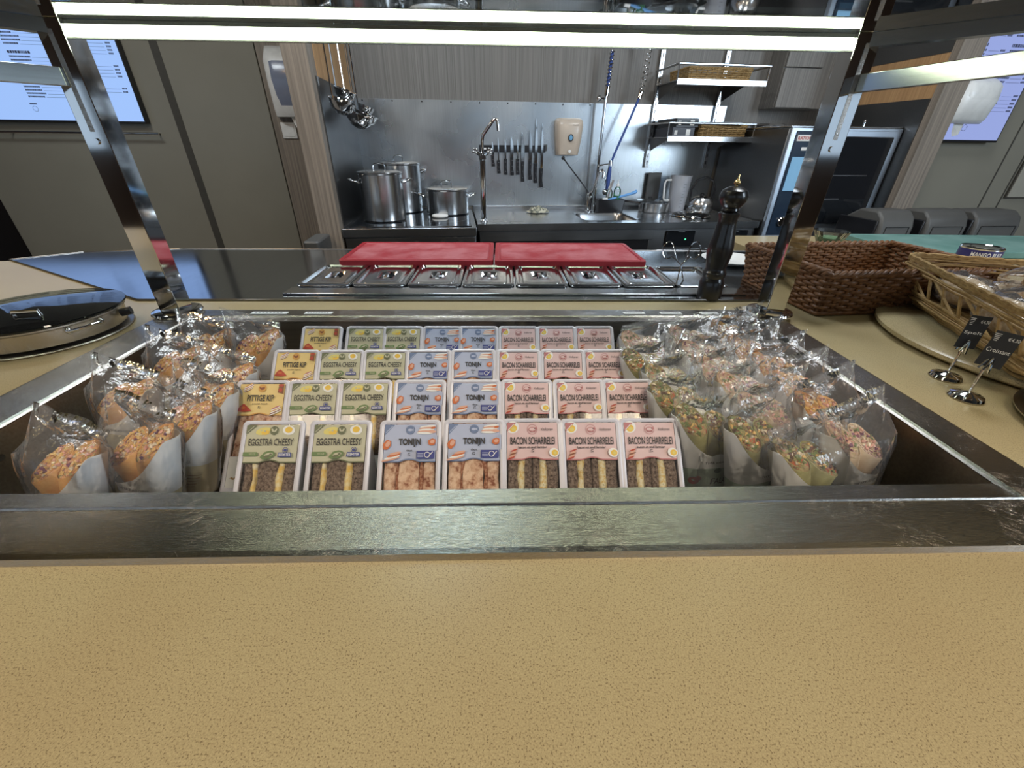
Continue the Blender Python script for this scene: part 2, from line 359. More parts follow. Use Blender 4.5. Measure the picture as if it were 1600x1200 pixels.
base = MB().box(-2.25, -0.80, -0.1, 1.38, 0, 0.86).box(0.68, 2.55, -0.1, 1.38, 0, 0.86).box(-0.80, 0.68, 1.0, 1.38, 0, 0.86).box(-0.80, 0.68, -0.1, 0.22, 0, 0.86).box(-1.1, 2.5, 1.38, 1.58, 0, 0.86)
tag(base.build('counter_base', M['wood'], smooth=False), 'wood-clad base cabinet carrying the beige speckled worktop', 'cabinet')

# steel surround + well: one drop-in unit
well = empty('drop_in_food_well', (0, 0, 0), label='sunken brushed steel food well holding the sandwiches and wraps', cat='food well')
def ring(mb, o, i, z_o, z_i, mi=None):
    (a0, a1, b0, b1), (c0, c1, d0, d1) = o, i
    vs = [(a0, b0, z_o), (a1, b0, z_o), (a1, b1, z_o), (a0, b1, z_o), (c0, d0, z_i), (c1, d0, z_i), (c1, d1, z_i), (c0, d1, z_i)]
    return mb.add(vs, [(0, 1, 5, 4), (1, 2, 6, 5), (2, 3, 7, 6), (3, 0, 4, 7)], mi)
E = lambda e: (X0-e, X1+e, Y0-e, Y1+e)
r = MB()
ring(r, E(0.004), E(0.004), 0.8995, 0.9005); ring(r, E(0.004), E(0.0018), 0.9005, 0.9072); ring(r, E(0.0018), E(-0.004), 0.9072, 0.9085)
ring(r, E(-0.004), (IX0, IX1, IY0, IY1), 0.9085, 0.9085)
r.build('surround', M['rim'], well, angle=60)
r = MB(); e = 0.0012
ring(r, (IX0, IX1, IY0, IY1), (IX0+e, IX1-e, IY0+e, IY1-e), 0.9085, 0.9105)
ring(r, (IX0+e, IX1-e, IY0+e, IY1-e), (IX0+0.004, IX1-0.004, IY0+0.004, IY1-0.004), 0.9105, 0.9085)
ring(r, (IX0+0.004, IX1-0.004, IY0+0.004, IY1-0.004), (WX0, WX1, WY0, WY1), 0.9085, 0.9075)
ring(r, (WX0, WX1, WY0, WY1), (WX0, WX1, WY0, WY1), 0.9075, 0.904)
r.build('inner_lip', M['rim'], well, smooth=False)
r = MB()
ring(r, (WX0+0.001, WX1-0.001, WY0+0.001, WY1-0.001), (WX0+0.001, WX1-0.001, WY0+0.001, WY1-0.001), 0.9065, FZ)
r.add([(WX0, WY0, FZ), (WX1, WY0, FZ), (WX1, WY1, FZ), (WX0, WY1, FZ)], [(0, 1, 2, 3)])
ring(r, (WX0-0.01, WX1+0.01, WY0-0.01, WY1+0.01), (WX0-0.01, WX1+0.01, WY0-0.01, WY1+0.01), 0.895, FZ-0.02)
r.add([(WX0-.01, WY0-.01, FZ-.02), (WX1+.01, WY0-.01, FZ-.02), (WX1+.01, WY1+.01, FZ-.02), (WX0-.01, WY1+.01, FZ-.02)], [(3, 2, 1, 0)])
r.build('basin', M['dark_steel'], well, smooth=False)
for i in range(14):
    x = WX0+0.05+i*0.09
    MB().prism([(0, 0), (0.008, 0), (0.022, 0.03), (0.014, 0.03)], 0, 0.0005).build('air_slot', M['black'], well, loc=(x, WY1-0.0018, 0.858), rot=(PI/2, 0, 0), smooth=False)
for i, y in enumerate((0.62, 0.45)):
    MB().cyl((0, 0, 0), (0.004, 0, 0), 0.005, n=12).build('screw', M['chrome'], well, loc=(WX0+0.001, y, 0.875))
for i, (x, w) in enumerate(((410, 58), (489, 44), (997, 34), (1056, 34), (1118, 28))):
    p = gz(x, 497, 0.909); ww = (gz(x+w/2, 497, .909)-gz(x-w/2, 497, .909)).x
    n = MB().box(-ww/2, ww/2, -0.007, 0.007, 0, 0.0006, 0)
    for k in range(8):
        n.box(-ww*0.4+k*ww*0.1, -ww*0.4+k*ww*0.1+ww*0.06, -0.002, 0.001, 0.0006, 0.0008, 1)
    o = n.build('shelf_label', [M['paper'], M['ink']], loc=(p.x, 0.918, 0.9087), smooth=False)
    tag(o, 'white paper label on the far steel rim, %s' % ('above the leftmost wraps', 'above the yellow spicy chicken pack', 'just right of the last pink pack', 'middle of the three on the right', 'nearest the right post')[i], 'label', 'paper labels on the far rim')
# ------------------------------------------------------------------ sandwich packs
HP = 0.0425; LP = 0.180; SQ = math.sqrt(0.5)
def fp(x, v, n): return (x, v*SQ - n*SQ, v*SQ + n*SQ)      # face coordinates -> pack space (45 degree face)
def rrect(w, v0, v1, r, n=5):
    pts = []
    for cx, cy, a in ((w-r, v1-r, 0), (-w+r, v1-r, 90), (-w+r, v0+r, 180), (w-r, v0+r, 270)):
        for k in range(n+1):
            t = math.radians(a+90*k/n); pts.append((cx+r*math.cos(t), cy+r*math.sin(t)))
    return pts
class Card(MB):                                            # printed artwork: thin shapes stacked on the card
    def __init__(s, z=0.0004): super().__init__(); s.z = z
    def up(s): s.z += 0.00012
    def poly(s, pts, mi): s.up(); s.add([fp(x, v, s.z) for x, v in pts], [tuple(range(len(pts)))], mi); return s
    def ell(s, cx, cy, a, b, mi, rot=0, n=20):
        c, d = math.cos(rot), math.sin(rot)
        return s.poly([(cx+a*math.cos(t)*c-b*math.sin(t)*d, cy+a*math.cos(t)*d+b*math.sin(t)*c) for t in [2*PI*k/n for k in range(n)]], mi)
    def blob(s, cx, cy, a, b, mi, rot=0, n=16, seed=0, j=0.2):
        rr = random.Random(seed); c, d = math.cos(rot), math.sin(rot); pts = []
        for k in range(n):
            t = 2*PI*k/n; q = 1+rr.uniform(-j, j)
            pts.append((cx+a*q*math.cos(t)*c-b*q*math.sin(t)*d, cy+a*q*math.cos(t)*d+b*q*math.sin(t)*c))
        return s.poly(pts, mi)
    def ringc(s, cx, cy, r, w, mi, n=20):
        s.up(); vs = []; fs = []
        for k in range(n):
            t = 2*PI*k/n; vs += [fp(cx+r*math.cos(t), cy+r*math.sin(t), s.z), fp(cx+(r-w)*math.cos(t), cy+(r-w)*math.sin(t), s.z)]
            fs.append((2*k, 2*k+1, (2*k+3) % (2*n), (2*k+2) % (2*n)))
        return s.add(vs, fs, mi)
    def txt(s, st, cx, cy, w, h, mi, bold=0.0, shear=0.0):
        s.up(); V, F = text_geo(st, bold, shear)
        return s.add([fp(cx+x*w, cy+y*h, s.z) for x, y in V], F, mi)
PC = [flat('print_sage', (0.48, 0.455, 0.315)), flat('print_blue', (0.42, 0.46, 0.60)), flat('print_pink', (0.66, 0.47, 0.46)), flat('print_yellow', (0.70, 0.52, 0.21)),
      M['ink'], flat('print_white', (0.76, 0.75, 0.72)), flat('print_olive', (0.13, 0.14, 0.07)), flat('print_slate', (0.15, 0.20, 0.33)), flat('print_rose', (0.45, 0.17, 0.17)),
      flat('print_amber', (0.58, 0.30, 0.07)), flat('print_yolk', (0.74, 0.47, 0.06)), flat('print_red', (0.42, 0.05, 0.025)), flat('print_green', (0.13, 0.20, 0.07)),
      flat('print_navy', (0.04, 0.05, 0.22)), flat('print_salmon', (0.66, 0.36, 0.26)), flat('print_brown', (0.22, 0.07, 0.03)), flat('print_cheese', (0.66, 0.56, 0.16)), flat('print_wheat', (0.42, 0.27, 0.13)),
      flat('print_orange', (0.55, 0.14, 0.04))]
SAGE, BLUE, PINK, YEL, INK, WHT, OLI, SLT, ROSE, AMB, YOLK, RED, GRN, NAVY, SAL, BRN, CHS, WHE, ORG = range(19)
VB, VT, LW = 0.1215, 0.1735, 0.0355
def arch(x): return 0.0032*max(0.0, math.cos(min(1.0, abs(x)/0.013)*PI/2))**0.8
def label_card(kind):
    c = Card(); bg, dk = {'egg': (SAGE, OLI), 'tuna': (BLUE, SLT), 'bacon': (PINK, ROSE), 'chicken': (YEL, AMB)}[kind]
    xs = [-LW+2*LW*i/24 for i in range(25)]
    c.poly([(x, VB+arch(x)) for x in xs]+[(LW, VT), (-LW, VT)], bg)
    c.poly([(x, VB+arch(x)) for x in xs]+[(x, VB+arch(x)+0.0018) for x in reversed(xs)], dk)
    V = lambda t: VB+(VT-VB)*t
    if kind == 'egg':
        c.ell(-0.013, V(.84), .0105, .0050, CHS, .2); c.blob(-0.010, V(.80), .006, .003, YOLK, .1, seed=3); c.ell(-0.016, V(.86), .0012, .001, SAGE); c.ell(-0.011, V(.84), .0014, .0012, SAGE)
        c.ell(0.0215, V(.86), .0085, .0065, WHT, -.2); c.poly([(.0145, V(.84)), (.029, V(.84)), (.023, V(.73))], WHT); c.ell(0.0215, V(.87), .0050, .0042, YOLK)
        c.ringc(0.002, V(.85), .0060, .0008, OLI); c.ell(0.002, V(.85), .0048, .0048, OLI); c.ell(-.0002, V(.86), .0012, .0026, SAGE, .5); c.ell(.0042, V(.86), .0012, .0026, SAGE, -.5); c.ell(.002, V(.83), .003, .0008, SAGE)
        c.poly([(-LW, VT), (-.0215, VT), (-LW, V(.76))], OLI); c.poly([(-.0335, V(.80)), (-.0255, V(.955)), (-.0262, V(.965)), (-.0342, V(.81))], SAGE)
        c.txt('EGGSTRA CHEESY', 0, V(.545), .061, .0096, INK, .012)
        c.poly([(-LW, V(.18)), (-.017, V(.18)), (-.0155, V(.215)), (-.0155, V(.25)), (-.017, V(.285)), (-LW, V(.285))], GRN); c.txt('VEGGIE', -.023, V(.232), .009, .0026, SAGE)
        c.blob(-.002, V(.20), .0095, .0052, GRN, .25, seed=5, j=.12); c.ell(-.001, V(.21), .006, .0026, SAGE, .25); c.blob(-.003, V(.17), .004, .0018, OLI, .2, seed=6); c.ell(.002, V(.22), .002, .0014, OLI)
        c.ringc(.021, V(.33), .0038, .0007, NAVY); c.ell(.021, V(.33), .0022, .0018, NAVY)
        c.poly([(.0115, V(.15)), (.0305, V(.15)), (.0295, V(.27)), (.0125, V(.27))], NAVY); c.txt('BEEMSTER', .021, V(.21), .0155, .0034, WHT, .01)
    elif kind == 'tuna':
        c.poly([(-LW, VT), (-.0215, VT), (-LW, V(.70))], SLT); c.poly([(-.0335, V(.78)), (-.0245, V(.955)), (-.0252, V(.965)), (-.0342, V(.79))], BLUE)
        c.ringc(0, V(.85), .0064, .0007, SLT); c.ell(0, V(.85), .0054, .0054, SLT); c.ell(-.0004, V(.85), .0034, .0017, BLUE); c.poly([(.0022, V(.85)), (.0044, V(.895)), (.0044, V(.805))], BLUE)
        for k in range(5): c.ell(.024-k*.001, V(.94-.045*k), .011, .0016, SAL if k % 2 else WHT, .10-k*.03)
        c.ell(.030, V(.80), .0055, .0022, SAL, -.1); c.ell(.0315, V(.90), .0035, .0016, ORG, .2)
        c.blob(-.031, V(.46), .0052, .0072, ORG, -.5, seed=9, j=.1); c.ell(-.030, V(.48), .0028, .0042, SAL, -.5); c.blob(.0305, V(.52), .0056, .0048, ORG, .3, seed=8, j=.1); c.ell(.031, V(.53), .0032, .0024, SAL, .3)
        c.poly([(LW, V(.3)), (.0375, V(.3)), (.0375, V(.7)), (LW, V(.7))], BLUE)
        c.txt('TONIJN', 0, V(.505), .030, .0118, INK, .035); c.txt('thon', 0, V(.305), .008, .0030, INK, .02)
        for k in range(4): c.ell(-.025+k*.002, V(.08+.05*k), .0125-.0015*k, .0017, (SAL, WHT, ORG, SAL)[k], .22)
        c.poly([(.010, V(.08)), (.0335, V(.08)), (.0345, V(.12)), (.0345, V(.26)), (.0335, V(.29)), (.010, V(.29))], NAVY)
        c.ringc(.0245, V(.185), .0040, .0008, WHT); c.poly([(.026, V(.11)), (.0325, V(.26)), (.0315, V(.265)), (.025, V(.12))], WHT)
        for k in range(3): c.poly([(.0115, V(.22-.04*k)), (.0195, V(.22-.04*k)), (.0195, V(.205-.04*k)), (.0115, V(.205-.04*k))], BLUE)
    elif kind == 'bacon':
        c.ell(-.0275, V(.88), .0090, .0085, WHT, .3); c.ell(-.0270, V(.85), .0055, .0052, YOLK); c.ell(-.0262, V(.83), .003, .0026, CHS)
        c.poly([(-LW, VT), (-.031, VT), (-.0225, VT), (-LW, V(.75))], ROSE); c.poly([(-.0335, V(.80)), (-.0255, V(.955)), (-.0262, V(.965)), (-.0342, V(.81))], WHT)
        c.ringc(0, V(.82), .0072, .0006, ROSE); c.ell(0, V(.815), .0052, .0034, ROSE); c.ell(.0045, V(.84), .0022, .0018, ROSE); c.ell(0, V(.815), .0042, .0024, PINK); c.ell(.0035, V(.84), .0008, .0008, INK)
        for k in (-.003, -.001, .0015, .0032): c.poly([(k, V(.74)), (k+.001, V(.74)), (k+.001, V(.79)), (k, V(.79))], ROSE)
        c.txt('Volkoren', .0205, V(.82), .0165, .0042, INK, 0, .35)
        c.txt('BACON SCHARRELEI', 0, V(.51), .0620, .0104, INK, .015); c.txt('bacon et œuf fermier', 0, V(.34), .0400, .0034, INK, .02)
        for k in range(5): c.blob(-.0295+.001*k, V(.06+.05*k), .0052, .0012, (RED, SAL, BRN, SAL, RED)[k], .35, seed=k, j=.15)
        c.ell(.0295, V(.19), .0070, .0062, WHT, -.3); c.ell(.0305, V(.185), .0045, .0042, YOLK); c.ell(.031, V(.18), .0022, .002, CHS)
    else:
        for k in range(7): c.ell(-.022, V(.80+.027*k), .0095-.0008*abs(k-3), .0011, (BRN, WHT, AMB, WHT, ROSE, WHT, AMB)[k], .5)
        c.ringc(0, V(.86), .0064, .0007, AMB); c.ell(0, V(.86), .0056, .0056, AMB); c.ell(0, V(.845), .0032, .0022, BRN); c.ell(.0026, V(.87), .0014, .0018, BRN); c.ell(-.003, V(.865), .001, .0022, BRN, .6)
        c.poly([(.0265, VT-.001), (.0345, VT-.001), (.0345, V(.68)), (.0255, V(.72))], BRN); c.ell(.030, V(.95), .0042, .0020, RED); c.ell(.0295, V(.80), .0028, .0035, RED)
        c.txt('PITTIGE KIP', 0, V(.545), .042, .0102, INK, .03); c.txt('poulet épicé', 0, V(.36), .024, .0028, INK, .02)
        c.poly([(-.0345, V(.13)), (-.030, V(.30)), (-.0245, V(.37)), (-.018, V(.26)), (-.0115, V(.14)), (-.022, V(.11))], RED); c.ell(-.025, V(.24), .004, .002, ORG)
        for k in range(6): c.ell(.0265, V(.08+.032*k), .0105-.0006*k, .0012, (WHT, BRN, WHT, AMB, WHT, ROSE)[k], .45)
    iy = {'egg': None, 'tuna': .19, 'bacon': .23, 'chicken': .24}[kind]
    if iy:
        c.poly([(-.0016, V(iy-.03)), (-.0008, V(iy-.03)), (-.0008, V(iy+.03)), (-.0016, V(iy+.03))], INK); c.poly([(-.0016, V(iy+.03)), (.0018, V(iy+.03)), (.0018, V(iy+.045)), (-.0016, V(iy+.045))], INK)
        c.ell(.0009, V(iy-.012), .0009, .0007, INK)
    c.kind = kind; d_ = Card(); c_ = c; c = d_
    # lower card
    c.poly([(-LW, .010), (LW, .010), (LW, .057), (-LW, .057)], WHT)
    c.txt('THE BREAD OFFICE', 0, .049, .046, .0042, INK); c.poly([(-.023, .0455), (.023, .0455), (.023, .0460), (-.023, .0460)], INK)
    for k in range(11):
        c.ell(-.026+k*.0052, .024+.002*(k % 2), .0032, .0015, WHE, .5 if k % 2 else -.5)
    c.poly([(-.030, .0236), (.030, .0236), (.030, .0241), (-.030, .0241)], WHE)
    return c_, d_
BREAD_D = mottled('brown_bread', [(0.32, (0.045, 0.032, 0.026)), (0.5, (0.17, 0.125, 0.10)), (0.68, (0.28, 0.22, 0.18))], 300, 0.9, 0.5, 0.001)
BREAD_L = mottled('white_bread', [(0.34, (0.24, 0.09, 0.05)), (0.46, (0.55, 0.36, 0.25)), (0.64, (0.74, 0.58, 0.44))], 105, 0.9, 0.5, 0.001)
EGGF = mottled('egg_salad', [(0.30, (0.60, 0.36, 0.06)), (0.48, (0.70, 0.60, 0.34)), (0.62, (0.76, 0.72, 0.55)), (0.75, (0.20, 0.20, 0.08))], 190, 0.6, 0.7, 0.002)
CHEF = mottled('cheese_and_egg', [(0.34, (0.74, 0.48, 0.08)), (0.55, (0.76, 0.65, 0.36)), (0.7, (0.80, 0.76, 0.62))], 90, 0.5, 0.5, 0.002)
TUNF = mottled('tuna_filling', [(0.34, (0.18, 0.055, 0.03)), (0.5, (0.36, 0.16, 0.09)), (0.68, (0.55, 0.36, 0.25))], 260, 0.7, 0.7, 0.002)
CHIF = mottled('spicy_chicken_filling', [(0.34, (0.55, 0.22, 0.10)), (0.5, (0.62, 0.40, 0.28)), (0.68, (0.60, 0.46, 0.36))], 220, 0.7, 0.7, 0.002)
def slice_mesh(x0, x1, seed, bulge=0.0, wob=0.0012):
    b = MB(); n = 16; rows = []
    for i in range(n+1):
        v = 0.010+(LP-0.020)*i/n
        a = x0+wob*2*noise.noise((v*45, seed, 0)); c = x1+wob*2*noise.noise((v*45, seed, 5)); row = []
        for k in range(5):
            t = k/4; x = a+(c-a)*t
            nn = -0.0035+bulge*math.sin(PI*t)-0.0015*(1-math.sin(PI*t))+0.0012*noise.noise((x*160, v*120, seed))
            row.append(fp(x, v, min(nn, -0.0010)))
        rows.append(row)
    vs = [p for r in rows for p in r]; fs = [(i*5+k, i*5+k+1, i*5+k+6, i*5+k+5) for i in range(n) for k in range(4)]
    ca = len(vs); vs += [(x0, 0.112, 0.012), (x1, 0.112, 0.012)]
    for i in range(n): fs += [(i*5, i*5+5, ca), (i*5+4, ca+1, i*5+9)]
    fs += [(0, ca, ca+1, 4), (n*5, n*5+4, ca+1, ca)]
    return b.add(vs, fs)
def make_pack(kind, seed):
    nm = {'egg': 'sandwich_pack', 'tuna': 'sandwich_pack', 'bacon': 'sandwich_pack', 'chicken': 'sandwich_pack'}[kind]
    root = empty(nm)
    # rim frame round the window plus the lower card strip
    outer = rrect(HP, 0, LP, 0.007); inner = rrect(LW+0.0008, 0.009, VT+0.0012, 0.004); t = MB(); n = len(outer)
    mid = [((a[0]+b[0])/2, (a[1]+b[1])/2) for a, b in zip(outer, inner)]
    t.loft([[fp(x, v, -0.0035) for x, v in outer], [fp(x, v, 0.0) for x, v in outer], [fp(x, v, 0.0013) for x, v in mid],
            [fp(x, v, 0.0002) for x, v in inner], [fp(x, v, -0.003) for x, v in inner]], False)
    t.add([fp(-LW, .0085, 0.0), fp(LW, .0085, 0.0), fp(LW, .0575, 0.0), fp(-LW, .0575, 0.0)], [(0, 1, 2, 3)])
    t.build('rim', M['rimplastic'], root)
    # wedge-shaped tray body behind the rim
    w = 0.0375; b = MB(); pr = [fp(0, 0.006, -.0036), fp(0, LP-.006, -.0036), (0, 0.1205, 0.112), (0, 0.1205, 0.001), (0, .012, 0.001)]
    L_ = [(-w, p[1], p[2]) for p in pr]; R2 = [(w, p[1], p[2]) for p in pr]
    b.add(L_+R2, [(0, 1, 2, 3, 4), (9, 8, 7, 6, 5), (1, 6, 7, 2), (2, 7, 8, 3), (3, 8, 9, 4), (4, 9, 5, 0)])
    b.build('tray', M['tray'], root, smooth=False)
    MB().add([fp(-LW, .0575, .0005), fp(LW, .0575, .0005), fp(LW, VB+.001, .0005), fp(-LW, VB+.001, .0005)], [(0, 1, 2, 3)]).build('window', M['window'], root, smooth=False)
    ca_, cb_ = label_card(kind); ca_.build('printed_label', PC, root, smooth=False); cb_.build('base_card', PC, root, smooth=False)
    rr = random.Random(seed)
    j = lambda: rr.uniform(-.0015, .0015)
    if kind == 'egg':   lay = [('bread', -.0345, -.0225+j()), ('cheese', -.0225, -.0165), ('bread', -.0165, .0105+j()), ('cheese', .0105, .0185), ('bread', .0185+j(), .0345)]
    elif kind == 'tuna': lay = [('bread', -.0345, -.0180+j()), ('filling', -.0180, -.0150), ('bread', -.0150, .0140+j()), ('filling', .0140, .0185), ('bread', .0185, .0345)]
    elif kind == 'bacon': lay = [('bread', -.0345, -.0200+j()), ('egg', -.0200, -.0120), ('bread', -.0120, -.0010), ('bread', .0, .0095+j()), ('egg', .0095, .0190), ('bread', .0190, .0345)]
    else: lay = [('bread', -.0345, -.0190), ('filling', -.0190, -.0120), ('bread', -.0120, .0110), ('filling', .0110, .0180), ('bread', .0180, .0345)]
    for k, (what, a, c) in enumerate(lay):
        if what == 'bread': slice_mesh(a, c, seed+k, 0.0016).build('bread_slice', BREAD_L if kind in ('tuna', 'chicken') else BREAD_D, root, angle=60)
        else: slice_mesh(a-.0008, c+.0008, seed+k+3, 0.002, 0.0022).build({'cheese': 'cheese_filling', 'filling': 'filling', 'egg': 'egg_filling'}[what],
                  {'cheese': CHEF, 'egg': EGGF, 'filling': TUNF if kind == 'tuna' else CHIF}[what], root, angle=60)
    return root
ROWN = ['front row', 'second row', 'third row', 'back row']
WHATN = {'egg': 'green egg and cheese sandwich pack', 'tuna': 'pale blue tuna sandwich pack', 'bacon': 'pink bacon and egg sandwich pack', 'chicken': 'yellow chicken sandwich pack'}
# centre of each pack's top edge in the photo
rows = [
 [('egg', 428, 660), ('egg', 533, 660), ('tuna', 643, 660), ('tuna', 741, 657), ('bacon', 831, 654), ('bacon', 922, 656), ('bacon', 1012, 656)],
 [('chicken', 408, 600), ('egg', 490, 600), ('egg', 572, 597), ('tuna', 655, 597), ('tuna', 742, 597), ('bacon', 822, 599), ('bacon', 905, 596), ('bacon', 981, 596)],
 [('chicken', 460, 551), ('egg', 532, 552), ('egg', 603, 551), ('tuna', 670, 549), ('tuna', 740, 547), ('bacon', 810, 553), ('bacon', 879, 551), ('bacon', 945, 549)],
 [('chicken', 502, 512), ('egg', 571, 513), ('egg', 629, 512), ('tuna', 690, 513), ('tuna', 747, 512), ('bacon', 810, 514), ('bacon', 870, 512), ('bacon', 928, 512)]]
ROWY = [0.478, 0.5935, 0.709, 0.8245]
protos = {}
for ri, row in enumerate(rows):
    for ci, (kd, px, py) in enumerate(row):
        same = [i for i, q in enumerate(row) if q[0] == kd]; k = same.index(ci)
        var = (kd, (ri+ci) % (1 if kd == 'chicken' else 2))
        if var not in protos: protos[var] = o = make_pack(kd, len(protos)*17+3)
        else: o = copy_tree(protos[var])
        top = gz(px, py, FZ+LP*SQ)
        yy = ROWY[ri] + max(-0.003, min(0.003, (top.y-ROWY[ri])*0.3))
        sx = {0: 1.0}.get(ri, 1.0)
        o.location = (top.x, yy-LP*SQ, FZ+0.0008); o.rotation_euler = (0, 0, random.uniform(-.012, .012))
        pos = '' if len(same) == 1 else (', the left one of two' if len(same) == 2 and k == 0 else ', the right one of two' if len(same) == 2 else [', leftmost of three', ', middle of three', ', rightmost of three'][k])
        tag(o, WHATN[kd]+' in the '+ROWN[ri]+pos, 'sandwich', 'sandwich packs in the food well')

# ------------------------------------------------------------------ wraps in sleeves and clear bags
TORT = {'orange': mottled('chilli_tortilla', [(0.3, (0.60, 0.28, 0.07)), (0.7, (0.72, 0.42, 0.14))], 60, 0.7, 0.3, 0.001),
        'pale': mottled('wheat_tortilla', [(0.3, (0.56, 0.40, 0.24)), (0.7, (0.70, 0.56, 0.38))], 60, 0.7, 0.3, 0.001),
        'green': mottled('spinach_tortilla', [(0.3, (0.24, 0.22, 0.07)), (0.7, (0.40, 0.37, 0.15))], 60, 0.7, 0.3, 0.001)}
FILL = {'orange': mottled('chicken_salad_filling', [(0.05, (0.22, 0.06, 0.07)), (0.15, (0.58, 0.26, 0.13)), (0.5, (0.74, 0.40, 0.17)), (0.7, (0.76, 0.48, 0.15)), (0.88, (0.74, 0.55, 0.26)), (0.96, (0.34, 0.30, 0.10))], 170, 0.5, 0.9, 0.003, True),
        'pale': mottled('ham_salad_filling', [(0.06, (0.24, 0.07, 0.10)), (0.2, (0.66, 0.42, 0.32)), (0.5, (0.66, 0.46, 0.32)), (0.75, (0.36, 0.33, 0.12)), (1, (0.64, 0.36, 0.24))], 130, 0.5, 0.9, 0.003, True),
        'green': mottled('falafel_salad_filling', [(0.06, (0.16, 0.06, 0.03)), (0.2, (0.36, 0.34, 0.13)), (0.5, (0.30, 0.16, 0.06)), (0.7, (0.50, 0.46, 0.20)), (0.85, (0.45, 0.10, 0.03)), (1, (0.55, 0.50, 0.30))], 130, 0.5, 0.9, 0.003, True)}
SLV = [M['paper'], flat('sleeve_mint', (0.40, 0.50, 0.38)), flat('sleeve_cream', (0.58, 0.50, 0.30)), M['ink'], PC[RED], PC[BRN], PC[WHT], flat('sleeve_forest', (0.06, 0.12, 0.07))]
_b = lambda n, c: mat(n, c, .45, vs=200, var=.25)
BIT_GOLD, BIT_PURPLE, BIT_GREEN, BIT_CREAM, BIT_PINK, BIT_BROWN, BIT_ORANGE = _b('golden_shreds', (.74, .47, .14)), _b('purple_cabbage', (.17, .04, .09)), _b('green_leaves', (.17, .21, .05)), _b('cream_sauce', (.74, .62, .44)), _b('pink_meat', (.70, .36, .27)), _b('brown_falafel', (.16, .075, .03)), _b('orange_carrot', (.70, .22, .03))
BITS = {'orange': [BIT_GOLD, BIT_PINK, BIT_CREAM, BIT_PURPLE], 'pale': [BIT_PINK, BIT_CREAM, BIT_GREEN, BIT_PURPLE], 'green': [BIT_GREEN, BIT_GOLD, BIT_CREAM, BIT_BROWN]}
def cut_wrap(kind, seed, parent, cx, side):
    """one half of a rolled wrap, cut on the slant towards the front"""
    r = 0.0256; zc = 0.119; n = 28
    slant = lambda x, y: zc + 0.98*y - 0.30*side*(x+cx) + 0.0018*noise.noise((x*120, y*120, seed))
    t = MB(); rings = []
    for (rad, dz, sh) in ((r*0.52, -9, .50), (r*0.58, -8, .48), (r*.70, -3, .40), (r*.86, -1, .22), (r*.97, 0.001, 0.03), (r*0.95, 0.0016, 0), (r*0.93, -0.002, 0)):
        ring_ = []
        for j in range(n):
            a = 2*PI*j/n; q = rad*(1+0.06*noise.noise((math.cos(a)*1.5, math.sin(a)*1.5, seed)))
            x = q*math.cos(a)-cx*sh; y = q*math.sin(a)*0.84
            z = {-9: 0.012, -8: 0.020, -3: 0.06, -1: 0.085+0.4*y}.get(dz) if dz <= -1 else slant(x, y)+dz
            ring_.append((x, y, z))
        rings.append(ring_)
    t.loft(rings, False); t.add([rings[0][j] for j in range(n)], [tuple(range(n))[::-1]])
    # the rolled layers showing on the cut face
    for s0 in (0.35, 2.6):
        pts = []
        for k in range(34):
            a = s0+k*0.23; q = r*(0.90-0.021*k)
            if q < 0.003: break
            x = q*math.cos(a); y = q*math.sin(a)*0.86
            pts.append((x, y, slant(x, y)+0.0012+0.0015*noise.noise((a*2, seed, 1))))
        t.tube(pts, [0.0008]*len(pts), 5)
    o = t.build('wrap_half', TORT[kind], parent, loc=(cx, 0.0, 0), rot=(0, 0, seed*1.3), angle=50)
    o.rotation_euler = (0, 0, 0)
    f = MB(); vs = [(0, 0, slant(0, 0)+0.002)]; fs = []; R8, N8 = 9, 30
    for i in range(1, R8+1):
        for j in range(N8):
            a = 2*PI*j/N8; q = r*0.93*i/R8; x = q*math.cos(a); y = q*math.sin(a)*0.86
            h = 0.0050*noise.noise((x*260, y*260, seed+7)) + 0.0030*noise.noise((x*600, y*600, seed+2))
            vs.append((x, y, slant(x, y)+h*(1 if i < R8 else 0.2)+(0.001 if i < R8 else -0.002)))
    for j in range(N8): fs.append((0, 1+j, 1+(j+1) % N8))
    for i in range(R8-1):
        for j in range(N8):
            a = 1+i*N8+j; b = 1+i*N8+(j+1) % N8; fs.append((a, a+N8, b+N8, b))
    f.add(vs, fs)
    rs = random.Random(seed)
    for k in range(40):                                     # shreds and chunks standing up from the cut
        a = rs.uniform(0, 2*PI); q = r*0.8*math.sqrt(rs.random()); x = q*math.cos(a); y = q*math.sin(a)*.86; z = slant(x, y)+0.002
        d = Vector((rs.uniform(-1, 1), rs.uniform(-1, 1), rs.uniform(-.2, .8))).normalized()*rs.uniform(.003, .007)
        if k % 3 == 0: d *= 1.5
        f.tube([Vector((x, y, z))-d*.5, Vector((x, y, z+.0014)), Vector((x, y, z))+d*.5], [.0007, rs.uniform(.0014, .0034), .0007], 5, mi=rs.choice((1, 1, 1, 2, 2, 3, 3, 4)))
    f.build('filling', [FILL[kind]]+BITS[kind], o, angle=60)
    return o
def SE(c): return math.copysign(abs(c)**0.78, c)
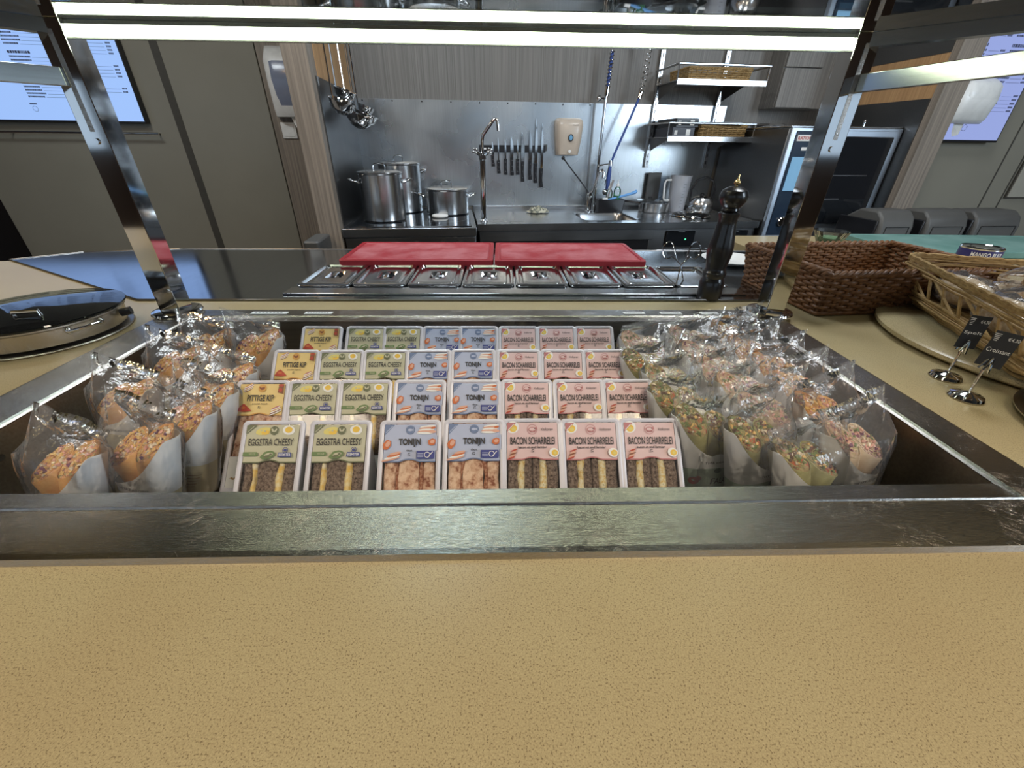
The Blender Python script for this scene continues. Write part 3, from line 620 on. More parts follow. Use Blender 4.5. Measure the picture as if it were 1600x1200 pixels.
def make_wrap(kind, seed, style, side=1):
    root = empty('packaged_wrap')
    cut_wrap(kind, seed, root, -0.0240, side); cut_wrap(kind, seed+5, root, 0.0240, side)
    # paper sleeve: oval tapered cup, cut low in front, high at the back
    n = 48; s = MB(); H = 0.138
    A = lambda z: 0.034+0.0180*z/H; B = lambda z: 0.020+0.0095*z/H
    def top(a):                                             # a = angle, front is -y
        u = (1-math.cos(a+PI/2-side*0.85))/2                # 0 at the low front corner, 1 opposite
        return 0.068+0.068*min(1, u*1.25)**1.35
    def P(a, z, e=0.0): return ((A(z)+e)*SE(math.cos(a)), (B(z)+e)*SE(math.sin(a)), z)
    levels = [0.002, 0.014, 0.030, 0.056]
    rings = [[P(2*PI*j/n, z) for j in range(n)] for z in levels]
    for t in (0.25, 0.5, 0.75, 1.0):
        rings.append([P(2*PI*j/n, levels[-1]+(top(2*PI*j/n)-levels[-1])*t) for j in range(n)])
    inner = [[(x*0.985, y*0.98, z) for x, y, z in r_] for r_ in reversed(rings)]
    low = 1 if style == 'mint' else 2
    for i in range(len(rings)-1): s.loft([rings[i], rings[i+1]], False, low if i < 3 else 0)
    s.loft([rings[-1], inner[0]], False, 0)
    for i in range(len(inner)-1): s.loft([inner[i], inner[i+1]], False, 0)
    s.add(rings[0], [tuple(range(n))[::-1]], low)
    def decal(V, F, w, h, ac, zc, mi, e=0.0004):
        vs = []
        for x, y in V:
            z = zc+y*h; a = ac+x*w/(A(z)*0.85); vs.append(P(a, z, e))
        s.add(vs, F, mi)
    disc = ([(0.5*math.cos(2*PI*k/16), 0.5*math.sin(2*PI*k/16)) for k in range(16)], [tuple(range(16))])
    if style == 'mint':
        V, F = text_geo('FALAFEL', .02); decal(V, F, .034, .010, -PI/2+.55, .034, 3)
        V, F = text_geo('THE BREAD OFFICE'); decal(V, F, .036, .0042, -PI/2+.35, .066, 3)
        decal(*disc, .016, .013, -PI/2-.55, .036, 4, .0005); decal(*disc, .008, .008, -PI/2-.35, .040, 4, .0006)
        decal(*disc, .022, .009, -PI/2-.5, .016, 5, .0005); decal(*disc, .016, .008, -PI/2-.1, .013, 5, .0006)
        decal(*disc, .009, .009, -PI/2+.20, .052, 7, .0005); decal(*disc, .014, .014, -PI/2+.15, .0735, 6, .0007)
    else:
        V, F = text_geo('THE BREAD OFFICE'); decal(V, F, .036, .0042, -PI/2+.1, .064, 3)
        for k in range(5): decal(*disc, .022, .0016, -PI/2+.3+.1*k, .020+.005*k, 5, .0005)
    s.build('paper_sleeve', SLV, root, angle=40)
    # clear bag: loosely follows the sleeve, then gathers into a flat crimped end leaning back
    g = MB(); rings = []; n = 44
    prof = [(0.003, 1.06, 1.08, 0, 0), (0.02, 1.12, 1.15, 0, 0), (0.05, 1.12, 1.2, 0, 0), (0.085, 1.12, 1.25, 0, 0), (0.115, 1.10, 1.25, 0, 0), (0.134, 1.06, 1.15, .002, 0),
            (0.144, 1.03, 0.75, .006, .1), (0.151, 1.08, 0.38, .011, .4), (0.156, 1.15, 0.07, .017, .5), (0.160, 1.2, 0.03, .023, .55), (0.166, 1.24, 0.10, .028, .6)]
    for (z, ka, kb, sy, tw) in prof:
        ring_ = []
        zz = min(z, H)
        for j in range(n):
            a = 2*PI*j/n; amp = 0.0006+0.0042*min(1, z/0.16)
            w = noise.noise((math.cos(a)*3.2+seed, math.sin(a)*3.2, z*34))*amp + noise.noise((math.cos(a)*8+seed, math.sin(a)*8, z*70))*amp*0.35
            x = (A(zz)*ka+w)*SE(math.cos(a))+side*.9*sy; y = (B(zz)*kb+w)*SE(math.sin(a))+sy
            dz = 0.006*noise.noise((math.cos(a)*2, seed, z*5))*(1 if z > .1 else 0) + tw*x*0.35*side
            ring_.append((x, y, z+dz))
        rings.append(ring_)
    g.loft(rings, False); g.add(rings[0], [tuple(range(n))[::-1]])
    g.build('clear_bag', M['film'], root, angle=25)
    return root
wraps = [
 # opening x, y, kind, style, turn, lean, height scale, label
 (-0.552, 0.402, 'orange', 'cream', -14.0, 16, 0.98, 'bagged orange tortilla wrap nearest the front left corner of the well'),
 (-0.474, 0.437, 'orange', 'cream', -15.0, 14, 1.03, 'bagged orange wrap tucked right behind the frontmost left wrap'),
 (-0.462, 0.497, 'orange', 'cream', -13.0, 14, 1.0, 'bagged orange wrap third from the front, beside the tall yellow pack'),
 (-0.600, 0.572, 'orange', 'cream', -10.0, 16, 0.98, 'bagged orange wrap standing alone by the left wall of the well'),
 (-0.464, 0.557, 'orange', 'cream', -13.0, 14, 0.98, 'bagged orange wrap half hidden behind the third one, white sleeve to its right'),
 (-0.468, 0.622, 'orange', 'cream', -12.0, 14, 0.98, 'bagged orange wrap with purple and green filling left of the second yellow pack'),
 (-0.600, 0.690, 'orange', 'cream', -10.0, 14, 0.98, 'bagged orange wrap behind the lone one along the left wall'),
 (-0.585, 0.765, 'orange', 'cream', -7.5, 12, 1.0, 'bagged orange wrap in the far left corner below the steel post'),
 (-0.478, 0.742, 'orange', 'cream', -8, 10, 1.06, 'tall bagged wrap with egg filling left of the back yellow pack'),
 (0.298, 0.480, 'green', 'mint', 4, 16, 1.0, 'bagged spinach wrap with falafel sleeve standing beside the front pink pack'),
 (0.408, 0.393, 'green', 'mint', 12.0, 20, 0.92, 'bagged spinach wrap nearest the front steel rim on the right'),
 (0.356, 0.448, 'green', 'mint', 17.0, 12, 1.02, 'bagged wrap with a mint sleeve just behind the one at the front rim'),
 (0.488, 0.440, 'pale', 'cream', 16.0, 14, 1.0, 'large bagged pink wrap at the right front, bag tip over the well edge'),
 (0.404, 0.512, 'pale', 'mint', 9.0, 12, 1.0, 'bagged wrap with ham filling behind and right of the falafel sleeve'),
 (0.496, 0.518, 'orange', 'cream', 13.0, 14, 1.0, 'bagged orange wrap behind the large pink one along the right wall'),
 (0.404, 0.580, 'pale', 'mint', 8.0, 13, 1.0, 'bagged pale wrap with purple filling in the middle of the right group'),
 (0.500, 0.585, 'orange', 'cream', 12.0, 14, 1.0, 'bagged orange wrap third from the front along the right wall'),
 (0.284, 0.552, 'green', 'mint', 5.0, 14, 0.98, 'bagged spinach wrap directly behind the falafel sleeve'),
 (0.294, 0.615, 'green', 'mint', 8, 14, 0.98, 'bagged spinach wrap third back beside the pink packs'),
 (0.394, 0.640, 'pale', 'mint', 6.0, 12, 1.0, 'bagged pale wrap fourth back in the middle line of the right group'),
 (0.502, 0.655, 'orange', 'cream', 10.0, 13, 1.0, 'bagged orange wrap fourth from the front along the right wall'),
 (0.394, 0.705, 'pale', 'mint', 5.0, 12, 1.0, 'bagged pale wrap in a plain white sleeve two from the back, middle line'),
 (0.494, 0.728, 'orange', 'cream', 8.0, 12, 1.0, 'bagged orange wrap second from the back along the right wall'),
 (0.272, 0.680, 'green', 'mint', 6, 13, 0.96, 'bagged spinach wrap second from the back beside the pink packs'),
 (0.290, 0.758, 'pale', 'mint', 4, 10, 0.98, 'bagged ham wrap at the back right next to the last pink pack'),
 (0.396, 0.780, 'pale', 'mint', 6, 10, 1.0, 'bagged pale wrap in the back row, middle of the three'),
 (0.494, 0.805, 'orange', 'cream', 8, 8, 1.02, 'bagged orange wrap in the far right corner beside the steel post')]
wp = {}; cnt = {}
for i, (x, y, kd, st, turn, lean, hs, lab) in enumerate(wraps):
    c = cnt[kd] = cnt.get(kd, -1)+1; key = (kd, st, c % 3, 1 if x > 0 else -1)
    if key not in wp: wp[key] = o = make_wrap(kd, len(wp)*3+2, st, 1 if x > 0 else -1)
    else: o = copy_tree(wp[key])
    tr = math.radians(turn); ln = math.radians(lean); off = 0.11*math.sin(ln)
    bx = x + math.sin(tr)*off; by = y - math.cos(tr)*off
    o.rotation_euler = Matrix.Rotation(tr, 3, 'Z').__matmul__(Matrix.Rotation(-ln, 3, 'X')).to_euler()
    o.location = (bx, max(by, WY0+0.036), FZ+0.001+0.019*math.sin(ln)); o.scale = (0.98, 0.98, 0.94*hs)
    tag(o, lab, 'wrap', 'bagged wraps in the food well')

# ------------------------------------------------------------------ serving gantry: posts, glass shelf, light bar
PX0, PX1, PY, PR, GT = -0.745, 0.640, 0.920, 0.0215, 1.424
gan = empty('serving_gantry', (0, 0, 0), label='polished steel gantry with a lit glass shelf standing over the food well', cat='sneeze guard')
for px in (PX0, PX1):
    p = MB().prism([(-PR, -PR), (PR, -PR), (PR, PR), (-PR, PR)], 0.006, GT-0.909)
    po = p.build('post', M['chrome'], gan, loc=(px, PY, 0.909), smooth=False, bevel=0.0012)
    MB().lathe([(0.0001, 0), (0.049, 0), (0.050, 0.004), (0.048, 0.008), (0.040, 0.0105), (0.0001, 0.0105)], 40).build('base_disc', M['chrome'], po)
    MB().prism([(-.004, -PR-.0006), (.004, -PR-.0006), (.004, -PR), (-.004, -PR)], 0.355, 0.50).build('seam_strip', M['rim'], po, smooth=False)
    MB().lathe([(0.0001, 0), (0.005, 0), (0.005, 0.003), (0.0001, 0.003)], 16).build('screw', M['chrome'], po, loc=(0, -PR, 0.34), rot=(PI/2, 0, 0))
# glass shelf: centre piece over the well, wings turning towards the room
gl = MB(); LW_ = (-0.80, 0.80); 
gl.prism([(PX0, 0.36), (PX1, 0.36), (PX1, 0.945), (PX0, 0.945)], GT, GT+0.008)
gl.build('glass_shelf', M['shelfglass'], gan, smooth=False)
def wing(x, sgn):
    a = Vector((x, 0.945)); d = Vector((0.73*sgn, -0.68)); n = Vector((-0.68*sgn, -0.73))
    b = a+d*1.1; g = MB()
    g.prism([tuple(a), tuple(b), tuple(b+n*0.5), (x, 0.36)], GT, GT+0.008); g.build('glass_wing', M['shelfglass'], gan, smooth=False)
    # steel light channel following the wing's edge
    c = MB(); ang = math.atan2(d.y, d.x)
    c.box(0.0, 1.1, -0.011, 0.011, -0.020, -0.0005)
    c.build('wing_channel', M['gsteel'], gan, loc=(x+0.0, 0.915, GT), rot=(0, 0, ang), smooth=False)
wing(PX1, 1); wing(PX0, -1)
lb = MB().box(PX0+PR, PX1-PR, 0.909, 0.925, 1.4175, GT-0.0005).box(PX0+PR, PX1-PR, 0.918, 0.925, 1.400, 1.4175)
lbo = lb.build('light_bar', M['gsteel'], gan, smooth=False)
MB().box(PX0+PR+0.001, PX1-PR-0.001, 0.906, 0.9178, 1.4045, 1.4172).build('diffuser', M['led'], lbo, smooth=False)
for sgn, px, tx, ty in ((1, PX1, 0.09, -0.39), (-1, PX0, -0.30, -0.30)):
    L = math.hypot(tx, ty)*1.6; ang = math.atan2(ty, tx)
    MB().box(0, L, -0.006, 0.006, -0.0135, 0.0135).build('side_rail', M['gsteel'], gan, loc=(px+0.01*sgn, PY-PR, 1.352 if sgn > 0 else 1.345), rot=(0, 0, ang), smooth=False, bevel=0.001)

# ------------------------------------------------------------------ saladette (prep counter) behind the worktop
prep = empty('prep_counter', (0, 0, 0), label='dark steel prep counter with a row of sunken containers behind the beige worktop', cat='prep counter')
pp = [(-0.922, 1.028), (0.70, 1.028), (1.35, 1.38), (1.35, 1.612), (-1.20, 1.612), (-1.50, 1.55), (-1.645, 1.437)]
MB().prism(pp, 0.9002, 0.9035).build('top', M['prep'], prep, smooth=False, bevel=0.001)
bb = MB()
for i in range(len(pp)):
    a, b = pp[i], pp[(i+1) % len(pp)]
    bb.tube([(a[0], a[1], 0.9035), (b[0], b[1], 0.9035)], 0.0022, 6)
bb.build('edge_beading', M['kdark'], prep)
MB().box(-0.575, 0.665, 1.065, 1.120, 0.9036, 0.9085).box(-0.575, 0.665, 1.345, 1.36, 0.9036, 0.9075).build('container_rail', M['gn'], prep, bevel=0.0015)
def rr2(x0, x1, y0, y1, r, n=5):
    pts = []
    for cx, cy, a in ((x1-r, y1-r, 0), (x0+r, y1-r, 90), (x0+r, y0+r, 180), (x1-r, y0+r, 270)):
        for k in range(n+1):
            t = math.radians(a+90*k/n); pts.append((cx+r*math.cos(t), cy+r*math.sin(t)))
    return pts
def rings_of(spec, n=5):
    return [[(x, y, z) for x, y in rr2(-w, w, -d, d, r, n)] for w, d, r, z in spec]
hw, hd = 0.0735, 0.109
def pan(parent_name='food_container'):
    root = empty(parent_name)
    MB().loft(rings_of([(hw, hd, .012, .004), (hw, hd, .012, .0065), (hw-.002, hd-.002, .012, .008), (hw-.007, hd-.007, .012, .0075), (hw-.009, hd-.009, .012, .002), (hw-.013, hd-.013, .014, -.09)]), False).add([(x, y, -.09) for x, y in rr2(-hw+.013, hw-.013, -hd+.013, hd-.013, .014)], [tuple(range(24))]).build('pan', M['gn'], root)
    return root
def lidded():
    root = pan()
    l = MB(); l.loft(rings_of([(hw-.001, hd-.001, .012, .0085), (hw-.001, hd-.001, .012, .0105), (hw-.004, hd-.004, .012, .0115), (hw-.009, hd-.009, .012, .0112), (hw-.013, hd-.013, .013, .004), (hw-.020, hd-.020, .013, .0035), (hw-.023, hd-.023, .014, .0075), (hw-.030, hd-.034, .016, .008)]), False)
    # flat field with a round dished grip
    outer = rr2(-hw+.030, hw-.030, -hd+.034, hd-.034, .016); n = len(outer)
    e = [(0.042*math.cos(math.atan2(y, x)), 0.042*math.sin(math.atan2(y, x))) for x, y in outer]
    prof = [(1.0, .008), (.93, .0075), (.72, -.001), (.4, -.005), (.0001, -.006)]
    l.loft([[(x, y, .008) for x, y in outer]]+[[(x*q, y*q, z) for x, y in e] for q, z in prof], False)
    lo = l.build('lid', M['gn'], root, angle=25)
    g = MB(); g.loft([[(-.006, y, z-.0), (.006, y, z), (.0045, y, z+.0022), (-.0045, y, z+.0022)] for y, z in [(-.034, .0055), (-.026, .0085), (-.012, .0098), (.012, .0098), (.026, .0085), (.034, .0055)]])
    g.build('grip', M['gn'], lo)
    return root
ordn = ['first from the left', 'second from the left', 'third from the left', 'fourth from the left', 'fifth from the left', 'next to last lidded one', 'last lidded one']
lp = None
for i in range(8):
    x = -0.568+0.152*(i+0.5); y = 1.236
    if i == 0: lp = o = lidded()
    elif i < 7: o = copy_tree(lp)
    else: o = pan()
    o.location = (x, y, 0.9036)
    if i < 7: tag(o, 'lidded steel container before the red boards, '+ordn[i], 'food container', 'steel food containers in the prep counter')
    else: tag(o, 'open steel food container without lid, at the right end of the row', 'food container', 'steel food containers in the prep counter')
# tongs in the open container: wire loops crossing
tx = -0.568+0.152*7.5
def tongs(pt, w, parent, side):
    return None
tg = MB()
for sg_ in (-1, 1):
    base_ = Vector((tx-.045+.012*sg_, 1.20, .895)); kn = Vector((tx-.035, 1.225, .945))
    c = Vector((tx-.035+.040*sg_, 1.24, .985))
    pts = [Vector((tx-.035-.018*sg_, 1.19, .862)), Vector((tx-.035-.008*sg_, 1.21, .91)), kn, kn+(c-kn)*0.4]
    for k in range(12):
        a = PI*1.25 + 2*PI*k/12*0.9 if sg_ > 0 else PI*1.75 - 2*PI*k/12*0.9
        pts.append(c+Vector((0.017*math.cos(a), 0.004*math.sin(a), 0.024*math.sin(a))))
    pts.append(kn+(c-kn)*0.3)
    tg.tube(pts, 0.0018, 8)
tg.build('tongs', M['chrome'])
tag(bpy.data.objects['tongs'], 'thin wire tongs with loop handles standing in the open steel container', 'tongs')
# red cutting boards
def board(name, w, d, h, m, rim, loc, rz, label, cat, grp):
    root = empty(name, loc, (0, 0, rz), label, cat, grp)
    MB().loft([[(x, y, z) for x, y in rr2(-w/2+q, w/2-q, -d/2+q, d/2-q, .012)] for q, z in ((.001, 0), (0, .001), (0, h-.001), (.001, h), (.012, h), (.0135, h-.002), (.018, h-.002), (.0195, h-.0004))], False).add([(x, y, 0) for x, y in rr2(-w/2+.001, w/2-.001, -d/2+.001, d/2-.001, .012)], [tuple(range(24))[::-1]]).build('edge', rim, root)
    q = .0195; MB().add([(x, y, h-.0004) for x, y in rr2(-w/2+q, w/2-q, -d/2+q, d/2-q, .012)], [tuple(range(24))]).build('cutting_surface', m, root, smooth=False)
    return root
board('cutting_board', 0.492, 0.285, 0.018, M['red'], M['redrim'], (-0.272, 1.478, 0.912), 0.004, 'red plastic cutting board left of the joint, with paler scratched middle', 'cutting board', 'red cutting boards')
board('cutting_board', 0.492, 0.285, 0.018, M['red'], M['redrim'], (0.226, 1.476, 0.912), -0.004, 'red plastic cutting board right of the joint, near the tongs', 'cutting board', 'red cutting boards')
# rails that carry the boards
MB().box(-0.53, 0.48, 1.352, 1.362, 0.9075, 0.912).box(-0.53, 0.48, 1.58, 1.595, 0.9036, 0.912).build('board_rail', M['gn'], prep)
# pepper mill
pm = empty('pepper_mill', (0.553, 1.052, 0.9036), label='tall black turned wooden pepper mill with a brass knob at the prep counter edge', cat='pepper mill')
hm = 0.285
prof = [(.0001, 0), (.0295, 0), (.0305, .003), (.0300, .045), (.0270, .052), (.0255, .056), (.0285, .062), (.0290, .070), (.0250, .076), (.0240, .082), (.0275, .100), (.0305, .120), (.0295, .140), (.0255, .165), (.0225, .190), (.0215, .205), (.0245, .212), (.0250, .216), (.0220, .2185)]
prof = [(r, z*1.03) for r, z in prof]+[(.0001, .2256)]; pm.scale = (1, 1, .94)
MB().lathe(prof, 48).build('body', M['mill'], pm)
hp = [(.0001, .2258), (.0165, .2258), (.0200, .230), (.0185, .235), (.0230, .240), (.0300, .252), (.0320, .264), (.0275, .276), (.0150, .284), (.0001, .286)]
hd_ = MB().lathe(hp, 48).build('head', M['mill'], pm)
MB().sphere((0, 0, .294), .0075, 20, 12).cyl((0, 0, .284), (0, 0, .291), .003).build('brass_knob', M['brass'], hd_)
MB().tube([(0, 0, .300), (0, 0, .306), (.001, 0, .3115)], [.0028, .0018, .0012], 10).build('finial', M['brass'], hd_)
# white plate behind the mill
o = MB().lathe([(.0001, .003), (.055, .003), (.075, .012), (.092, .017), (.094, .019), (.074, .0145), (.054, .006), (.0001, .006)], 48).build('plate', M['white'], loc=(0.79, 1.42, 0.9036))
tag(o, 'white plate lying on the prep counter between the pepper mill and the brown basket', 'plate')
# ------------------------------------------------------------------ kitchen line at the back wall
ZT = 0.88
cook = KE('induction_range', -0.55, 0.27, 0, 'steel range with a black glass hob left of the sink counter', 'range')
def B(parent, name, m, x0, x1, y0, y1, z0, z1, bevel=0.0015): return MB().box(x0, x1, y0, y1, z0, z1).build(name, m, parent, bevel=bevel)
# local: x -0.325..0.335, y -0.37..0.39
B(cook, 'cabinet', M['kdark'], -0.322, 0.335, -0.345, 0.385, 0, 0.845)
B(cook, 'top_frame', M['ksteel'], -0.325, 0.338, -0.37, 0.39, 0.845, 0.885)
B(cook, 'hob_glass', M['blackglass'], -0.30, 0.315, -0.33, 0.37, 0.885, 0.889)
for cx, cy in ((-.15, -.10), (.18, -.10), (-.15, .22), (.18, .22)):
    g = MB(); g.loft([[(.115*math.cos(t), .115*math.sin(t), 0) for t in [2*PI*k/48 for k in range(48)]], [(.113*math.cos(t), .113*math.sin(t), 0.0003) for t in [2*PI*k/48 for k in range(48)]]], False)
    g.build('cooking_zone', M['grey'], cook, loc=(cx, cy, 0.8892))
B(cook, 'knob_panel', M['kdark'], -0.318, 0.330, -0.357, -0.345, 0.70, 0.838)
for x in (-.215, -.075, .03, .165, .245):
    k = MB().lathe([(.0001, 0), (.026, 0), (.026, .004), (.019, .006), (.018, .022), (.0001, .024)], 28).build('knob', M['black'], cook, loc=(x, -.357, .792), rot=(PI/2, 0, 0))
    MB().lathe([(.0265, 0), (.030, 0), (.030, .002), (.0265, .002)], 32).build('ring', M['ksteel'], k)

def pot(s, d, r, h, label, grp=None, lidh=.012, hang=0.0):
    root = KE('stock_pot' if h > .16 else 'casserole_pot', s, d, 0.8895, label, 'pot', grp, hang)
    MB().lathe([(.0001, 0), (r-.006, 0), (r, .006), (r, h-.008), (r+.003, h-.004), (r+.003, h), (r-.002, h), (r-.002, .01), (.0001, .008)], 56).build('body', M['pot'], root)
    lid = MB().lathe([(r+.004, h+.0005), (r+.005, h+.003), (r-.004, h+.005), (r*.8, h+lidh*.8), (r*.4, h+lidh), (.0001, h+lidh+.001)], 56).build('lid', M['pot'], root)
    hz_ = h+lidh*.9
    MB().tube([(-.030, 0, hz_-.001), (-.030, 0, hz_+.016), (-.024, 0, hz_+.028), (0, 0, hz_+.032), (.024, 0, hz_+.028), (.030, 0, hz_+.016), (.030, 0, hz_-.001)], .0038, 10).build('lid_handle', M['chrome'], lid)
    zh = h*.80 if h > .16 else h*.70
    for sg_ in (-1, 1):
        pts = [(sg_*(r-.002), -.038, zh), (sg_*(r+.022), -.036, zh+.008), (sg_*(r+.042), -.022, zh+.014), (sg_*(r+.046), 0, zh+.015), (sg_*(r+.042), .022, zh+.014), (sg_*(r+.022), .036, zh+.008), (sg_*(r-.002), .038, zh)]
        MB().tube(pts, .0050, 10).build('side_handle', M['chrome'], root)
    return root
pot(-0.698, 0.16, 0.112, 0.232, 'large lidded steel stock pot at the front left of the hob', 'steel pots on the hob', hang=0.25)
pot(-0.635, 0.50, 0.120, 0.262, 'lidded steel stock pot standing behind the large one against the splashback', 'steel pots on the hob', hang=0.6)
pot(-0.362, 0.40, 0.125, 0.135, 'wide low lidded steel casserole at the right of the hob', 'steel pots on the hob', hang=0.05)
o = MB().lathe([(.0001, 0), (.040, 0), (.046, .005), (.046, .011), (.041, .014), (.030, .013), (.0001, .015)], 32).build('spoon_rest', M['paper'], loc=K(-.405, .235, .8895), rot=(0, 0, KY))
tag(o, 'small round cream dish on the black hob in front of the low casserole', 'dish')
# sink counter
sk = KE('sink_counter', 0.62, 0.35, 0, 'long steel sink counter with cupboards along the splashback', 'sink counter')
SX0, SX1 = -0.82, 0.82                    # local x of top (s -0.20 .. 1.44)
sx0, sx1, sy0, sy1 = -0.20, 0.135, -0.225, 0.085
t = slab((SX0, SX1, -0.315, 0.31), (sx0, sx1, sy0, sy1), 0.845, ZT, MB()); t.build('top', M['ksteel'], sk, smooth=False)
bw = MB(); bw.loft([[(x, y, z) for x, y in rr2(sx0+q, sx1-q, sy0+q, sy1-q, .05)] for q, z in ((-.002, ZT+.0008), (.008, ZT-.002), (.014, ZT-.02), (.022, ZT-.16))], False)
bw.add([(x, y, ZT-.16) for x, y in rr2(sx0+.022, sx1-.022, sy0+.022, sy1-.022, .05)], [tuple(range(24))]); bw.build('sink_bowl', M['ksteel'], sk)
B(sk, 'upstand', M['ksteel'], SX0, SX1, 0.272, 0.308, ZT, ZT+0.022)
B(sk, 'front_rail', M['kdark'], SX0+.01, 0.19, -0.30, -0.28, 0.785, 0.845)
B(sk, 'open_bay', M['black'], SX0+.012, 0.17, -0.29, 0.28, 0.10, 0.780)
B(sk, 'side_panel', M['kdark'], 0.171, 0.82, -0.29, 0.30, 0.0, 0.845)
for x0, x1 in ((.268, .445), (.655, .775)):
    c = B(sk, 'control_box', M['blackglass'], x0, x1, -0.303, -0.29, 0.742, 0.832, 0.006)
    MB().box(-.004, .004, -.0006, 0, -.0035, .0035).build('indicator_light', mat('green_indicator', (0, .3, .05), em=(.1, 1, .45), ems=1.6), c, loc=(x0+(x1-x0)*.68, -.3032, .785), smooth=False)
for x0, x1 in ((.225, .50), (.53, .80)):
    B(sk, 'door', M['ksteel'], x0, x1, -0.300, -0.2905, 0.12, 0.725)
# swivel tap on its post
s0, z0 = kp(752, 345, .12)
tp = KE('swivel_tap', -0.160, 0.14, ZT, 'tall chromed tap with a bent spout and two cross handles between hob and sink', 'tap')
MB().lathe([(.0001, 0), (.024, 0), (.024, .006), (.016, .010), (.0155, .30), (.020, .305), (.020, .325), (.014, .33), (.0001, .33)], 24).build('post', M['chrome'], tp)
MB().tube([(0, 0, .325), (0, 0, .385), (.006, -.005, .415), (.055, -.02, .475), (.064, -.02, .482), (.074, -.02, .480), (.079, -.02, .470), (.083, -.02, .432)], .0085, 12).build('spout', M['chrome'], tp)
for sg_ in (-1, 1):
    h = MB().tube([(0, 0, .318), (sg_*.020, -.012, .328), (sg_*.032, -.018, .338)], .0075, 10)
    c = Vector((sg_*.038, -.022, .343))
    for k in range(4):
        a = 2*PI*k/4+.5; h.sphere(c+Vector((.010*math.cos(a), -.003, .010*math.sin(a))), .0075, 10, 8)
    h.sphere(c, .008, 10, 8); h.build('cross_handle', M['chrome'], tp)
# knife rack
sA, zA = kp(752, 232, .655); sB, _ = kp(852, 232, .655)
kr = KB(MB().box(-.012, sB-sA, -.014, 0, -.020, .020), 'knife_rack', M['black'], sA, .658, zA, bevel=.002)
tag(kr, 'black magnetic knife strip fixed to the steel splashback', 'knife rack')
MB().box(.006, .030, -.0146, -.014, -.005, .004).build('badge', M['paper'], kr, smooth=False)
KN = [(770, 221, 238, 260, .009, 'short knife hanging first from the left, right beside the tap'), (779, 214, 250, 271, .0075, 'slim knife, second from the left on the strip'), (790, 217, 248, 273, .010, 'serrated knife, third from the left on the strip'), (800, 213, 245, 274, .019, 'broad hollow-edged santoku knife, fourth on the strip'),
      (809, 217, 248, 273, .008, 'narrow fillet knife, fifth on the strip'), (817, 205, 252, 284, .022, 'broad chef knife, sixth on the strip'), (829, 203, 250, 281, .019, 'pointed cook knife, seventh on the strip'), (838, 185, 255, 286, .016, 'longest knife on the strip with a straight blade'), (847, 192, 263, 293, .014, 'long slicing knife at the right end of the strip')]
for i, (x, yt, ym, yb, w, lab) in enumerate(KN):

    s1, zt = kp(x, yt, .64); _, zm = kp(x, ym, .64); s1b, zb = kp(x, yb, .64); s1 = kp(x, (yt+yb)/2, .64)[0]
    k = KE('kitchen_knife', s1, .6425, zm, lab, 'knife', 'knives on the magnetic strip')
    L = zt-zm; n = 10
    pts = [(-w/2, 0), (w/2, 0)]+[(w/2-(w*0.85)*(max(0, (q/n-.45)/.55))**1.8, L*q/n) for q in range(1, n+1)]+[(-w/2, L*(.98 if i > 5 else .93))]
    vs = [(a, -.001, b) for a, b in pts]+[(a, .001, b) for a, b in pts]; m_ = len(pts)
    MB().add(vs, [tuple(range(m_)), tuple(range(2*m_-1, m_-1, -1))]+[(q, (q+1) % m_, m_+(q+1) % m_, m_+q) for q in range(m_)]).build('blade', M['chrome'], k, smooth=False)
    hh = zm-zb; hb = MB(); prof = [(0, .0085), (.02, .0095), (.2, .0085), (.6, .0080), (.85, .0095), (1, .0105)]
    hb.loft([[(a*q+.003*(t_ > .8), b, -hh*t_) for a, b in ((-1, -.006), (1, -.006), (1, .006), (-1, .006))] for t_, q in prof]); ho = hb.build('handle', M['black'], k, bevel=.0025)
    for q in (.2, .5, .8): MB().lathe([(.0001, 0), (.0022, 0), (.0022, .0008), (.0001, .001)], 10).build('rivet', M['chrome'], ho, loc=(0, -.006, -hh*q), rot=(PI/2, 0, 0))
s1, z1 = kp(852, 231, .66)
KB(MB().box(-.011, .011, -.003, 0, -.018, .018), 'wall_sticker', M['grey'], s1, .658, z1)
tag(bpy.data.objects['wall_sticker'], 'small grey square plate right of the knives on the splashback', 'plate')
# soap dispenser
s1, z1 = kp(889, 214, .62)
sd = KE('soap_dispenser', s1, .657, z1, 'beige wall-mounted soap dispenser with round blue emblem', 'soap dispenser')
b_ = MB(); rg = []
for t_, w_, dp in ((-.100, .066, .045), (-.096, .070, .058), (-.05, .076, .070), (.0, .082, .078), (.06, .087, .080), (.085, .085, .070), (.098, .074, .045), (.101, .060, .020)):
    rg.append([(x, min(0, y), t_) for x, y in [(w_*math.copysign(abs(math.cos(a))**.5, math.cos(a)), -dp*abs(math.sin(a))**.6 if math.sin(a) < 0 else 0) for a in [2*PI*k/32 for k in range(32)]]])
b_.loft(rg); b_.build('housing', flat('soap_beige', (.56, .47, .38), .3), sd, angle=50)
MB().lathe([(.0001, 0), (.020, 0), (.020, .002), (.0001, .002)], 28, sx=.85).build('emblem', M['ink'], sd, loc=(.002, -.0785, -.005), rot=(PI/2, 0, 0))
MB().lathe([(.0001, 0), (.014, 0), (.013, .0015), (.0001, .002)], 28, sx=.8).build('emblem_core', flat('emblem_blue', (.15, .35, .55)), sd, loc=(.002, -.0805, -.005), rot=(PI/2, 0, 0))
c = MB(); V, F = text_geo('SANITIZE', .0); c.add([(x*.034, 0, y*.006) for x, y in V], F); c.build('lettering', M['ink'], sd, loc=(.030, -.082, .062), smooth=False)
MB().lathe([(.007, 0), (.009, 0), (.009, .001), (.007, .001)], 20).build('drop_mark', M['paper'], sd, loc=(.002, -.071, -.078), rot=(PI/2, 0, 0))
